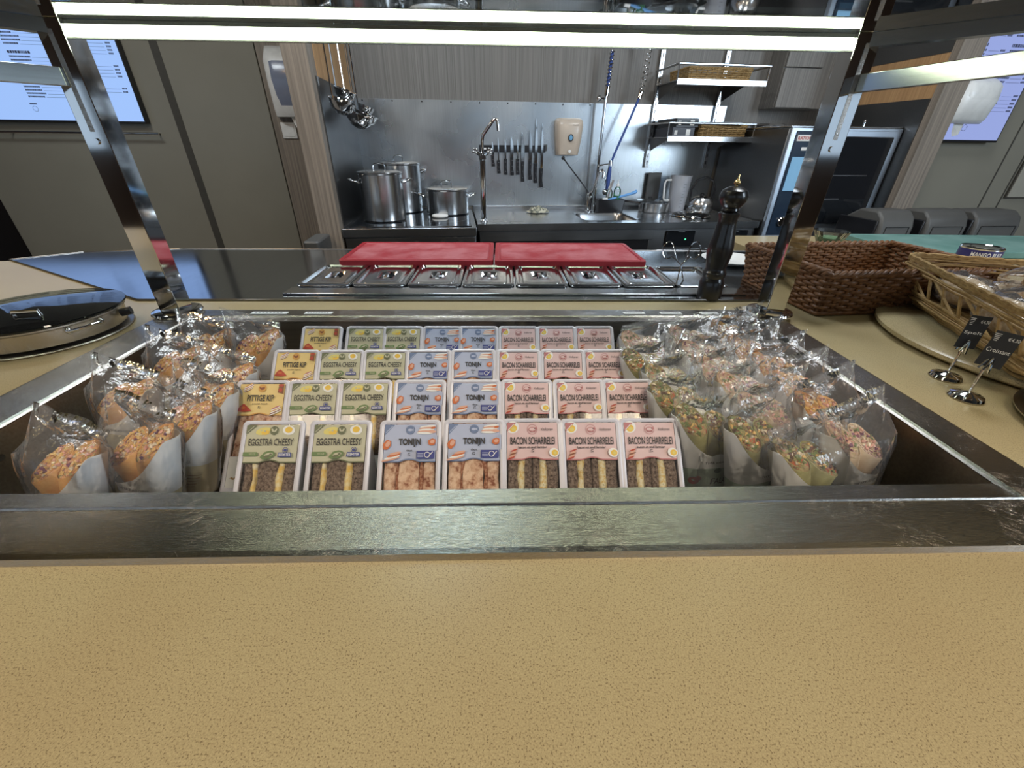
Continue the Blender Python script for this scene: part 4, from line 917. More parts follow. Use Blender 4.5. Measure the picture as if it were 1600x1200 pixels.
# faucet with elbow lever, rinse post, spring hose and blue spray gun
DF = .50
sF, _ = kp(918, 320, DF)
fa = KE('mixer_tap', 0.545, DF, ZT, 'chromed sink tap with a long black elbow lever', 'tap')
MB().lathe([(.0001, 0), (.024, 0), (.024, .006), (.018, .010), (.017, .05), (.020, .055), (.020, .10), (.012, .11), (.0001, .11)], 24).build('body', M['chrome'], fa)
se, ze = kp(880, 247, DF-.04); 
lv = MB().tube([(-.005, 0, .105), (-.02, -.01, .125), (se-.545, -.04, ze-ZT)], [.006, .0042, .0042], 10); lv.sphere((se-.545, -.04, ze-ZT), .011, 14, 10); lv.build('elbow_lever', M['black'], fa)
sa, za = kp(941, 266, DF-.03)
MB().tube([(0, 0, .10), (.02, -.008, .13), (sa-.545-.02, -.03, za-ZT-.01), (sa-.545, -.03, za-ZT), (sa-.545+.012, -.03, za-ZT-.012), (sa-.545+.012, -.03, za-ZT-.045)], [.009, .0085, .0085, .0085, .009, .010], 12).build('spout', M['chrome'], fa)
rp = KE('pre_rinse_spray', 0.605, .56, ZT, 'tall chromed rinse column with spring hose and blue spray gun', 'spray tap')
s2, z2 = kp(943, 150, .56); s3, z3 = kp(928, 330, .56)
xo = lambda s: s-.605
MB().cyl((xo(.598), 0, 0), (xo(.598), 0, .035), .016).tube([(xo(.598), 0, .03), (xo(.605), 0, z2-ZT)], .0085, 12).build('column', M['chrome'], rp)
s4, z4 = kp(957, 80, .56)
p0 = Vector((xo(.607), 0, z2-ZT)); p1 = Vector((xo(s4), 0, z4-ZT))
def helix(a, b, r, turns, w, c=None, n=14, r2=None):
    pts = []; N = int(turns*n)
    for i in range(N+1):
        t_ = i/N; p = a.lerp(b, t_) if c is None else (a*(1-t_)**2+c*2*t_*(1-t_)+b*t_*t_)
        q = 2*PI*turns*t_; pts.append(p+Vector((r*math.cos(q), r*math.sin(q), 0)))
    return pts
MB().tube([p0, p1], .009, 12).build('sleeve_hose', flat('hose_blue', (.03, .07, .26)), rp)
MB().tube([p0, p0+(p1-p0)*.22], .014, 14).build('collar', M['chrome'], rp)
s5, z5 = kp(1015, 72, .56); s6, z6 = kp(1000, 145, .56); s7, z7 = kp(953, 256, .54)
top = Vector((xo((s4+s5)/2), 0, z4-ZT+.28)); a5 = Vector((xo(s5), -.01, z5-ZT)); a6 = Vector((xo(s6), -.015, z6-ZT))
MB().tube(helix(p0+(p1-p0)*.22, p1, .015, 9, .003), .0026, 6).tube(helix(p1, a5, .015, 24, .003, top), .0026, 6).tube(helix(a5, a6, .015, 8, .003), .0026, 6).build('spring', M['chrome'], rp)
MB().tube([a6+Vector((0, 0, .01)), a6, a6+Vector((-.008, 0, -.03))], .014, 12).build('lower_collar', M['chrome'], rp)
g0 = a6+Vector((-.008, 0, -.03)); g1 = Vector((xo(s7), -.03, z7-ZT))
hose = MB().tube([g0, g0.lerp(g1, .4), g0.lerp(g1, .8)+Vector((-.002, 0, 0)), g1], .0070, 10).build('spray_hose', M['hose_blue'], rp)
s8, z8 = kp(948, 295, .53); g2 = Vector((xo(s8), -.04, z8-ZT))
MB().tube([g1, g1.lerp(g2, .3), g2], [.008, .012, .0125], 12).build('spray_grip', M['hose_blue'], rp)
MB().tube([g1+Vector((0, 0, .02)), g1+Vector((0, 0, -.012))], [.010, .012], 12).sphere(g2+Vector((-.012, 0, -.018)), .019, 14, 10).tube([g1+Vector((-.01, -.004, -.01)), g2+Vector((-.022, -.01, .02))], .003, 6).build('spray_fittings', M['chrome'], rp)
MB().tube([(xo(.598), 0, .26), (xo(.598), -.03, .265), g1+Vector((-.012, 0, -.002))], .005, 8).build('hose_bracket', M['chrome'], rp)
s9, z9 = kp(936, 154, .56)
MB().sphere((xo(s9)-.004, -.012, z9-ZT), .016, 14, 10).tube([(xo(s9)-.004, -.012, z9-ZT), (xo(.604), 0, z9-ZT)], .006, 8).build('wall_clip', M['chrome'], rp)
# black caddy with bottles and blue brush
cs, cz_ = kp(951, 328, .47)
cad = KE('sink_caddy', .675, .47, ZT, 'black plastic caddy beside the spray tap', 'caddy')
cdm = MB(); cdm.loft([[(x, y, z) for x, y in rr2(-w, w, -d, d, .008)] for w, d, z in ((.080, .035, .0), (.088, .042, .078), (.084, .038, .078), (.077, .032, .006))], False); cdm.add([(x, y, .004) for x, y in rr2(-.078, .078, -.034, .034, .008)], [tuple(range(24))]); cdm.build('box', M['black'], cad)
def bottle(s, d, z, col, h, label, r=.022):
    root = KE('squeeze_bottle', s, d, z, label, 'bottle')
    MB().lathe([(.0001, 0), (r, 0), (r, h*.55), (.0001, h*.55)], 24).build('liquid', col, root)
    MB().lathe([(r+.0008, 0), (r+.0008, h*.7), (r*.9, h*.78), (.009, h*.86), (.009, h*.9), (.0001, h*.9)], 24).build('shell', M['glass'], root)
    MB().lathe([(.010, h*.86), (.010, h*.93), (.003, h*.96), (.002, h*1.1), (.0001, h*1.1)], 16).build('nozzle', M['white'], root)
bottle(.715, .47, ZT+.008, flat('green_soap', (.03, .30, .12), .3), .165, 'clear squeeze bottle of green soap in the right of the black caddy')
bottle(.665, .475, ZT+.008, flat('brown_green_soap', (.10, .17, .06), .3), .150, 'darker green bottle standing left in the black caddy', .020)
o = KB(MB().tube([(-.03, 0, 0), (.0, 0, .09), (.022, 0, .175)], [.006, .005, .007], 10), 'scrubbing_brush', flat('brush_grey', (.28, .26, .25)), .655, .46, ZT+.012)
tag(o, 'grey brush handle leaning out of the black caddy', 'brush')
bl = KE('dish_brush', .72, .455, ZT+.085, 'light blue dish brush lying across the black caddy', 'brush')
MB().tube([(-.07, 0, -.012), (.0, 0, .004), (.075, 0, .022), (.11, 0, .034), (.118, 0, .042)], [.006, .007, .008, .011, .008], 10).build('handle', flat('brush_blue', (.14, .36, .72), .35), bl)
MB().tube([(-.07, 0, -.012), (-.10, 0, -.016)], [.014, .015], 12).build('bristles', M['white'], bl)
# cloth
cl = MB(); n1 = 40; vs = []; fs = []
for i in range(13):
    for j in range(n1):
        a = 2*PI*j/n1; r_ = .058*(1-i/12.5); 
        q = 1+.35*noise.noise((math.cos(a)*2.2, math.sin(a)*2.2, i*.25))
        vs.append((r_*q*1.2*math.cos(a), r_*q*.8*math.sin(a), .001+.030*(1-(1-i/12)**2.2)+.016*noise.noise((r_*q*math.cos(a)*50, r_*q*math.sin(a)*50, 3))*(i > 0)))
cl.loft([vs[i*n1:(i+1)*n1] for i in range(13)]); 
clm = mottled('striped_cloth', [(.42, (.42, .40, .30)), (.5, (.05, .07, .06)), (.56, (.55, .52, .40))], 42, .9, .6, .003, stretch=(1, .3, 1))
sc_, _, = kp(840, 335, .30)
o = KB(cl, 'cleaning_cloth', clm, .20, .45, ZT+.0045, angle=70); tag(o, 'crumpled striped cream and dark cloth on the steel sink counter', 'cloth')
# pans, jug, glass lid at the right of the sink
pn = KE('saucepan', .975, .47, ZT, 'low steel saucepan with long handle, standing right of the sink', 'pan')
MB().lathe([(.0001, 0), (.088, 0), (.094, .006), (.095, .055), (.0975, .057), (.093, .057), (.091, .008), (.0001, .006)], 48).build('body', M['pot'], pn)
MB().tube([(-.085, .02, .050), (-.14, .05, .056), (-.27, .12, .060)], [.006, .007, .008], 10).build('handle', M['black'], pn)
lid2 = KE('pan_lid', .955, .50, ZT+.062, 'flat steel lid resting on the low saucepan', 'lid')
MB().lathe([(.0001, 0), (.080, .0), (.083, .003), (.05, .012), (.0001, .015)], 40).build('plate', M['pot'], lid2); MB().lathe([(.0001, .013), (.012, .014), (.016, .024), (.0001, .028)], 20).build('knob', M['black'], lid2)
gl_ = KE('pot_cover', 1.13, .27, ZT, 'clear glass lid with steel rim lying on the sink counter', 'lid')
MB().lathe([(.118, .001), (.122, .004), (.120, .010), (.115, .010), (.116, .003)], 56).build('steel_rim', M['chrome'], gl_); MB().lathe([(.116, .008), (.09, .020), (.05, .028), (.0001, .031)], 48).build('glass_dome', M['glass'], gl_)
MB().tube([(-.02, 0, .030), (-.022, 0, .050), (0, 0, .062), (.022, 0, .050), (.02, 0, .030)], .004, 10).build('handle', M['chrome'], gl_)
jg = KE('measuring_jug', 1.145, .50, ZT, 'translucent plastic measuring jug at the right of the sink counter', 'jug')
MB().lathe([(.0001, 0), (.050, 0), (.052, .004), (.066, .205), (.069, .212), (.065, .210), (.049, .006), (.0001, .004)], 40).build('body', clear('milky_jug', (.80, .84, .88), .15, 1.45, .35), jg)
MB().tube([(-.064, 0, .185), (-.098, -.0, .185), (-.106, 0, .165), (-.098, 0, .08), (-.090, 0, .065), (-.056, 0, .065)], .006, 10).build('handle', M['white'], jg)
for k in range(8): MB().box(-.008, .010 if k % 2 else .004, -.0008, 0, -.0008, .0008).build('measure_mark', M['grey'], jg, loc=(.0, -.0535-.0027*k*.8, .03+.019*k), smooth=False)
ket = KE('pot_with_arched_handle', 1.29, .46, ZT, 'dark steel pot with tall black arched handle beside the jug', 'pot')
MB().lathe([(.0001, 0), (.072, 0), (.080, .012), (.080, .055), (.060, .085), (.030, .095), (.0001, .097)], 40).build('body', M['pot'], ket)
MB().tube([(-.075, 0, .06), (-.082, 0, .13), (-.055, 0, .185), (0, 0, .205), (.055, 0, .185), (.082, 0, .13), (.075, 0, .06)], .0065, 10).build('arched_handle', M['black'], ket)
MB().lathe([(.0001, .095), (.010, .096), (.014, .108), (.0001, .114)], 16).build('knob', M['black'], ket)
o = KB(MB().box(-.045, .045, -.008, .008, 0, .20), 'grey_board', M['grey'], 1.02, .630, ZT+.022, bevel=.003); tag(o, 'small grey board standing against the wall behind the saucepan', 'board')

# wall shelf unit: two slotted uprights, wire-fronted shelves
sh = KE('wall_shelf', .955, .64, 1.13, 'steel wall shelf unit on two slotted uprights above the sink', 'shelf')
for dx in (0, .412):
    u = MB().box(dx-.013, dx+.013, -.0, .024, 0, .66).build('upright', M['ksteel'], sh, bevel=.001)
    for k in range(16): MB().box(-.003, .003, -.0006, 0, -.010, .010).build('slot', M['black'], u, loc=(dx, -.0, .03+k*.040), smooth=False)
for zi, zz in enumerate((.165, .435)):
    B(sh, 'shelf_plate', M['ksteel'], -.03, .50, -.305, -.005, zz, zz+.004)
    B(sh, 'front_lip', M['ksteel'], -.03, .50, -.309, -.303, zz-.018, zz+.010)
    MB().tube([(-.03, -.005, zz+.075), (-.03, -.305, zz+.075), (.50, -.305, zz+.075), (.50, -.005, zz+.075)], .006, 8).tube([(-.03, -.305, zz), (-.03, -.305, zz+.075)], .005, 8).tube([(.50, -.305, zz), (.50, -.305, zz+.075)], .005, 8).build('guard_rail', M['ksteel'], sh)
    for dx in (0, .412):
        MB().add([(dx-.001, 0, zz), (dx-.001, -.28, zz), (dx-.001, -.02, zz-.07), (dx+.001, 0, zz), (dx+.001, -.28, zz), (dx+.001, -.02, zz-.07)], [(0, 1, 2), (3, 5, 4), (0, 3, 4, 1), (1, 4, 5, 2), (2, 5, 3, 0)]).build('bracket', M['kdark'], sh, smooth=False)
WIK = mottled('tan_wicker', [(.3, (.26, .155, .055)), (.7, (.42, .28, .12))], 90, .6, .4, .001)
WIKB = mottled('brown_wicker', [(.3, (.10, .042, .016)), (.7, (.22, .105, .045))], 70, .45, .4, .001)
def wicker(root, w, d, h, flare, rows, stake_gap, mw, amp=.0035, thick=.0030, tall=None, rim=.0055, open_band=None):
    """woven rectangular basket: stakes, horizontal strands in and out, rope rim, base"""
    def per(t, z, off=0.0):
        k = 1; W_ = w/2+flare*z/h+off; D_ = d/2+flare*z/h+off; P_ = 2*(2*W_+2*D_); q = (t % 1.0)*P_
        r_ = .014
        segs = [(-W_, -D_, 1, 0, 2*W_), (W_, -D_, 0, 1, 2*D_), (W_, D_, -1, 0, 2*W_), (-W_, D_, 0, -1, 2*D_)]
        for (x, y, ux, uy, L) in segs:
            if q <= L:
                x2, y2 = x+ux*q, y+uy*q
                return Vector((max(-W_, min(W_, x2)), max(-D_, min(D_, y2)), z)), Vector((uy, -ux, 0))
            q -= L
        return Vector((-W_, -D_, z)), Vector((0, -1, 0))
    Ptot = 2*(w+d); ns = max(8, int(Ptot/stake_gap)); ns += ns % 2 == 0
    m = MB()
    zs = [h*(i+.5)/rows for i in range(rows)]
    if open_band: zs = [z for z in zs if not (open_band[0] < z/h < open_band[1])]
    for ri_, z in enumerate(zs):
        N = ns*4; pts = []
        for i in range(N):
            t_ = i/N; p, nn = per(t_, z); o_ = amp*math.sin(2*PI*(t_*ns/2)+PI*(ri_ % 2))
            pts.append(p+nn*o_+Vector((0, 0, .0012*noise.noise((t_*40, ri_*3.1, 1)))))
        m.tube(pts, thick, 6, closed=True)
    m.build('woven_sides', mw, root, angle=60)
    st = MB()
    for i in range(ns):
        t_ = (i+.5)/ns if not open_band else (i+.5)/ns
        a, _n = per(t_, 0); b, _n = per(t_+(open_band[2]*(1 if i % 2 else -1)/ns if open_band else 0), h)
        st.tube([a, b], thick*1.05, 6)
    st.build('stakes', mw, root)
    rm = MB()
    for ph in (0, PI*2/3, PI*4/3):
        N = 240; pts = []
        for i in range(N):
            p, nn = per(i/N, h+.002); a = 2*PI*i/N*(Ptot/.05)+ph
            pts.append(p+nn*(rim*.7*math.cos(a))+Vector((0, 0, rim*.7*math.sin(a))))
        rm.tube(pts, rim*.62, 6, closed=True)
    rm.build('braided_rim', mw, root, angle=60)
    bm_ = MB()
    for i in range(int(d/.010)):
        y = -d/2+.005+i*.010; bm_.tube([(-w/2, y, .004), (w/2, y, .004)], .0042, 6)
    N = 100; bm_.tube([per(i/N, .003, .002)[0] for i in range(N)], .005, 6, closed=True)
    bm_.build('base', mw, root)
    return root
# what stands on the shelves
wb = KE('wicker_tray', 1.19, .49, 1.13+.4395, 'shallow tan wicker tray on the upper wall shelf', 'basket'); wicker(wb, .36, .22, .058, .006, 6, .03, WIK, amp=.003, thick=.004)
wb = KE('wicker_tray', 1.285, .49, 1.13+.1695, 'shallow tan wicker tray on the lower shelf right of the boxes', 'basket'); wicker(wb, .28, .22, .058, .004, 6, .03, WIK, amp=.003, thick=.004)
def carton(s, d, z, w, dp, h, lab, rz=0, m='black', txt=True):
    o = KE('carton', s, d, z, lab, 'box', rz=rz)
    MB().box(-w/2, w/2, -dp/2, dp/2, 0, h).build('box', M[m], o, bevel=.001)
    MB().box(-w/2+.012, -w/2+.03, -dp/2-.0006, -dp/2, h*.25, h*.7).box(w*.12, w*.3, -dp/2-.0006, -dp/2, h*.2, h*.8).build('printed_panel', M['paper'], o, smooth=False)
flat('dark_carton', (.035, .035, .045), .4); flat('blue_carton', (.05, .06, .12), .4)
carton(1.04, .50, 1.13+.1695, .135, .24, .050, 'dark flat carton at the left end of the lower shelf', m='dark_carton')
carton(1.05, .50, 1.13+.2205, .14, .24, .045, 'black carton stacked on the dark flat one', .05, 'black')
carton(1.26, .48, 1.13+.235, .26, .23, .014, 'black glossy folder box lying on the lower wicker tray', -.06, 'blackglass')
# hanging utensils at the left partition
UT = KE('utensil_rail', -.845, .25, 1.80, 'steel utensil rail on the inner side of the left wooden partition', 'rail')
MB().tube([(0, -.25, 0), (0, .30, 0)], .006, 10).build('bar', M['chrome'], UT); MB().tube([(-.035, -.2, 0), (0, -.2, 0)], .005).tube([(-.035, .25, 0), (0, .25, 0)], .005).build('wall_bracket', M['chrome'], UT)
UL = ['steel ladle hanging nearest the front of the utensil rail', 'perforated skimmer hanging second on the utensil rail', 'deep steel ladle hanging third on the utensil rail', 'wide steel ladle hanging fourth on the utensil rail', 'small steel ladle hanging last on the utensil rail']
for i, (dd, L, rr_, sh_) in enumerate(((.02, .37, .058, 0), (.12, .32, .050, 0), (.22, .41, .066, .03), (.34, .40, .060, .06), (.46, .36, .046, .05))):
    u = KE('ladle', -.845+sh_*.5+.004, dd, 1.79, UL[i], 'ladle', 'utensils on the rail', rz=-.5+i*.2)
    MB().tube([(0, 0, .018), (.010, 0, .014), (.010, 0, .004), (.004, 0, -.02), (.004, 0, -L)], .0038, 8).build('handle', M['chrome'], u)
    b_ = MB(); b_.lathe([(.004, -rr_*.95), (rr_*.5, -rr_*.85), (rr_*.85, -rr_*.5), (rr_, 0), (rr_*.96, 0), (rr_*.8, -rr_*.5), (rr_*.45, -rr_*.8), (.0001, -rr_*.9)], 28)
    b_.build('bowl', M['chrome'], u, loc=(.004+rr_*.9, 0, -L-.004), rot=(0, .35, 0))
# upper wall cupboard and hood parts
s1, z1 = kp(1195, 95, .55); s2, z2 = kp(1320, 172, .55)
cb = KE('wall_cupboard', 0, .66, 0, 'grey wood-grain wall cupboard above the oven', 'cupboard')
B(cb, 'body', M['woodp'], 1.66, 2.02, -.14, 0, z2, 2.3); B(cb, 'door', M['woodp'], 1.662, 1.90, -.158, -.141, z2+.003, 1.66); 
B(cb, 'upper_door', M['woodp'], 1.662, 1.90, -.158, -.141, 1.666, 2.29)
# upper grey cupboard front over the whole sink wall: a seam and top box
# combi oven
ov = KE('combi_oven', 1.452, .02, 0, 'tall steel combi oven with dark glass door at the right of the kitchen', 'oven')
OW, OH0, OH1 = .645, .70, 1.345
B(ov, 'stand', M['kdark'], .02, OW-.02, .03, .60, 0, OH0)
B(ov, 'body', M['kdark'], 0, OW, .012, .62, OH0, OH1, .006)
B(ov, 'top_cover', M['ksteel'], .0, OW, .0, .62, OH1, OH1+.008)
M['osteel'] = steel('oven_front_steel', (0.62, 0.70, 0.80), 0.34, (6, 200, 200), 0.04, 0.03)
B(ov, 'front_frame', M['osteel'], 0, OW, -.012, .012, OH0, OH1, .004)
cp = B(ov, 'control_panel', flat('panel_blueblack', (.02, .035, .06), .15), .028, .150, -.020, -.012, OH0+.11, OH1-.016, .002)
dr = B(ov, 'door_glass', M['blackglass'], .200, OW-.045, -.026, -.013, OH0+.17, OH1-.038, .008)
B(ov, 'door_frame', M['osteel'], .162, OW-.012, -.0165, -.012, OH0+.125, OH1-.012, .003)
MB().box(.04, .140, -.0212, -.020, OH1-.30, OH1-.135).build('touch_screen', mat('oven_screen', (.1, .2, .3), .1, em=(.25, .5, .75), ems=.5), cp, smooth=False)
V, F = text_geo('RATIONAL', .03)
MB().box(.034, .146, -.0212, -.020, OH1-.062, OH1-.034, 0).add([(.090+x*.104, -.0216, OH1-.048+y*.015) for x, y in V], F, 1).build('name_plate', [PC[WHT], PC[RED]], cp, smooth=False)
MB().lathe([(.0001, 0), (.026, 0), (.026, .012), (.022, .016), (.0001, .017)], 32).build('dial', M['chrome'], cp, loc=(.090, -.020, OH0+.185), rot=(PI/2, 0, 0))
MB().box(.075, .105, -.0212, -.020, OH1-.105, OH1-.090).build('status_mark', M['paper'], cp, smooth=False)
MB().tube([(.180, -.030, OH0+.22), (.180, -.055, OH0+.24), (.180, -.055, OH0+.42), (.180, -.030, OH0+.44)], .009, 12).build('door_handle', M['chrome'], ov)
lm = MB(); 
for cx, cz, r_ in ((0, 0, .011), (.010, .004, .012), (.021, .001, .010), (.010, -.005, .012)): lm.add([(cx+r_*math.cos(2*PI*k/20), 0, cz+r_*math.sin(2*PI*k/20)) for k in range(20)], [tuple(range(20))])
lm.box(-.016, .040, -.0003, 0, -.034, -.022)
lm.build('white_badge', M['paper'], dr, loc=(OW-.120, -.0265, OH0+.215), smooth=False)
V, F = text_geo('SCC', .0); MB().add([(x*.03, 0, y*.010) for x, y in V], F).build('model_mark', M['grey'], dr, loc=(.25, -.0265, OH0+.19), smooth=False)
MB().box(.27, .40, -.0262, -.0258, OH0+.30, OH0+.305).box(.24, .52, -.0262, -.0258, OH0+.42, OH0+.424).build('rack_line', M['ksteel'], dr, smooth=False)
for k, (x, h_) in enumerate(((.19, .05), (.30, .04), (.42, .03))):
    MB().cyl((0, 0, 0), (0, 0, h_), .006).sphere((0, 0, h_), .008, 10, 8).build('vent_cap', M['chrome'], ov, loc=(x+.1, .12, OH1+.008))
o = KB(MB().lathe([(.0001, 0), (.09, 0), (.10, .012), (.085, .02), (.0001, .018)], 32), 'oven_tray_stack', M['pot'], 1.58, .40, OH1+.009)
tag(o, 'low round dark pan lying on top of the oven at its back', 'pan')
# --- items on the walls
def screen(name, x_px, corners, d, label, mt, text_seed, sgn=1):
    (sl, zb), (sr, zt) = corners
    w = sr-sl; h = zt-zb
    root = KE(name, sl, d, zb, label, 'screen')
    B(root, 'frame', M['black'], -.007, w+.007, 0.0, .045, -.010, h+.007)
    MB().add([(0, -.001, 0), (w, -.001, 0), (w, -.001, h), (0, -.001, h)], [(0, 1, 2, 3)]).build('display', mt, root, smooth=False)
    rr = random.Random(text_seed); t = MB()
    cols = 5 if w > .8 else 2
    for c in range(cols):
        x = w*(c+.08)/cols; cw = w*.84/cols; z = h*.97
        while z > h*.26:
            hl = h*.020; ww = cw*rr.uniform(.3, .5)
            q = x
            while q < x+ww: l_ = rr.uniform(.004, .014); t.box(q, q+l_, -.0022, -.0016, z-hl, z); q += l_+.003
            z -= h*.036
            for k in range(rr.randint(2, 5)):
                q = x; e_ = x+cw*rr.uniform(.2, .45)
                while q < e_: l_ = rr.uniform(.003, .010); t.box(q, q+l_, -.0022, -.0016, z-h*.013, z); q += l_+.0025
                t.box(e_+.01, x+cw*.84, -.0022, -.0016, z-h*.0125, z-h*.0105)
                for m_ in range(4): t.box(x+cw*.88+m_*.007, x+cw*.88+m_*.007+.005, -.0022, -.0016, z-h*.013, z)
                z -= h*.026
            z -= h*.032
    cx = w*(.62 if w > .8 else .42); 
    for k in range(14):
        a = 2*PI*k/14; t.box(cx+.014*math.cos(a)-.0022, cx+.014*math.cos(a)+.0022, -.0022, -.0016, h*.09+.014*math.sin(a)-.0012, h*.09+.014*math.sin(a)+.0012)
    t.box(cx-.02, cx+.02, -.0022, -.0016, h*.125, h*.135)
    t.build('menu_lines', flat('menu_text', (.05, .06, .12)), root, smooth=False)
    return root
sL, zL = kp(226, 190, WLD-.05); sL0 = sL-1.6
screen('menu_screen', 0, ((sL0, zL), (sL, zL+.66)), WLD-.05, 'large bluish menu screen hanging on the grey wall at the far left', M['screen'], 4)
sR0, zR = kp(1452, 218, -.045); sR1, _ = kp(1556, 219, -.045)
screen('menu_screen', 0, ((sR0, zR), (sR1, zR+.62)), -.048, 'bluish menu screen on the wall right of the oven', M['screen2'], 9)
s1, z1 = kp(248, 209, WLD-.05)
hr = KE('wall_rail', s1, WLD-.05, z1, 'thin dark steel rail on the wall below the left menu screen', 'rail')
MB().tube([(-1.6, 0, 0), (0, 0, 0)], .0065, 12).build('bar', M['chrome'], hr); MB().tube([(-.02, 0, 0), (-.02, .05, 0)], .004).tube([(-.9, 0, 0), (-.9, .05, 0)], .004).build('holder', M['kdark'], hr)
# paper dispenser and switch on the recessed wood
s1, z1 = kp(430, 165, .02)
def dispenser(s, d, z, h, label, col):
    r = KE('towel_dispenser', s, d, z, label, 'dispenser')
    a = MB(); rg = []
    for t_, dp in ((0, .075), (.1, .095), (.5, .115), (.8, .105), (.93, .075), (1, .03)):
        rg.append([(x, min(0.0, y), h*t_) for x, y in [(.125*math.copysign(abs(math.cos(q))**.4, math.cos(q))*(1 if t_ < .9 else .9), -dp*(abs(math.sin(q))**.5) if math.sin(q) < 0 else 0) for q in [2*PI*k/32 for k in range(32)]]])
    a.loft(rg); a.build('cover', M['white'], r, angle=50)
    b2 = MB(); b2.loft([[(x*.86, y*1.0-.004, .03+z_*.86) for x, y, z_ in ring_] for ring_ in rg]); b2.build('tinted_front', col, r, angle=50)
    MB().add([(-.03, -.05, 0), (.03, -.05, 0), (.02, -.055, -.05), (-.01, -.045, -.06)], [(0, 1, 2, 3)]).build('paper_towel', M['paper'], r, smooth=False)
    return r
s1, z1 = kp(462, 183, WLD-.05)
dispenser(s1, WLD, z1, .38, 'white paper towel dispenser with blue-grey front half behind the left wooden pillar', flat('dispenser_blue', (.22, .25, .34), .2))
s1, z1 = kp(452, 204, WLD)
sw = KE('light_switch', s1, WLD+.004, z1, 'square white switch plate on the wood below the towel dispenser', 'switch')
B(sw, 'plate', M['white'], -.048, .048, -.010, 0, -.048, .048, .003); B(sw, 'rocker', M['white'], -.036, .036, -.013, -.0101, -.036, .036, .002)
s1, z1 = kp(1480, 193, -.06)
dispenser(2.245+.10, -.002, z1, .20, 'white towel dispenser on the wall between the right pillar and the menu screen', M['white'])
# framed notice at far right
s1, z1 = kp(1572, 308, -.01); 
nt_ = KE('wall_notice', s1, -.004, z1, 'pale framed notice board at the right end of the wall', 'notice board'); B(nt_, 'panel', flat('notice_panel', (.36, .34, .28)), 0, .5, -.012, 0, 0, .20); B(nt_, 'frame', M['wall_gap'], -.006, .506, -.008, .0035, -.006, .206)
# grey waste bins
for i, (xa, xb, lab) in enumerate(((1380, 1435, 'grey bin lid partly hidden behind the right wooden pillar'), (1454, 1519, 'grey rounded bin in the middle of the three by the right wall'), (1530, 1602, 'grey rounded bin at the far right by the wall'))):
    sa_, za_ = kp(xa, 330, -.30); sb_, _ = kp(xb, 330, -.30); w = sb_-sa_-.01
    r = KE('waste_bin', (sa_+sb_)/2, -.18, 0, lab, 'bin', 'grey bins by the right wall')
    a = MB(); a.loft([[(x, y, z) for x, y in rr2(-w/2*q, w/2*q, -.14*q, .14*q, .03)] for q, z in ((.88, 0), (.98, .70), (1, .72), (1, .76))]); a.build('body', M['black'], r)
    l = MB(); prof = [(-.14, .76), (-.14, .90), (-.125, .945), (-.09, za_), (.02, za_), (.10, za_-.05), (.14, .90), (.14, .76)]
    l.loft([[(xx, y, z) for y, z in prof] for xx in (-w/2, w/2)]); lo = l.build('lid', flat('bin_grey', (.095, .092, .085), .5), r, bevel=.012)
    MB().tube([(-w/2+.03, -.142, .80), (-w/2+.03, -.142, .90), (w/2-.03, -.142, .90), (w/2-.03, -.142, .80)], .002, 6).build('flap_outline', M['kdark'], lo)
    for sg_ in (-1,): MB().box(-w/2-.012, -w/2-.001, -.12, .12, .76, .93).build('side_cheek', M['black'], lo, bevel=.004)
# small dark chair-like bins seen beside the left pillar
s1, z1 = kp(490, 380, -.25)
o = KB(MB().prism(rr2(-.035, .035, -.10, .10, .015), 0, z1+.02), 'folded_step', M['grey'], s1+.01, -.22, 0, bevel=.008); tag(o, 'dark grey folded step standing by the left wooden pillar', 'step')

# ------------------------------------------------------------------ right side of the worktop
bk = empty('wicker_basket', (0.965, 1.085, 0.9038), (0, 0, math.radians(5)), 'large empty brown wicker basket standing behind the right post', 'basket')
wicker(bk, .440, .290, .098, .012, 13, .022, WIKB, amp=.0042, thick=.0042, rim=.0075)
o = MB().box(-.10, .07, -.06, .06, 0, .001).build('dark_slip', M['grey'], loc=(1.03, 1.06, .9135), rot=(0, 0, .4), smooth=False); tag(o, 'flat dark paper slip lying inside the brown basket', 'paper')
# turntable (round board) carrying the bread basket
tt = empty('turntable', (1.13, 0.72, 0.9), label='round beige stone-look turntable under the tan bread basket', cat='turntable')
MB().lathe([(.0001, .006), (.30, .006), (.305, .010), (.305, .017), (.298, .0205), (.0001, .0205)], 80).build('board', M['counter'], tt)
MB().lathe([(.0001, 0), (.12, 0), (.12, .006), (.0001, .006)], 40).build('foot', M['black'], tt)
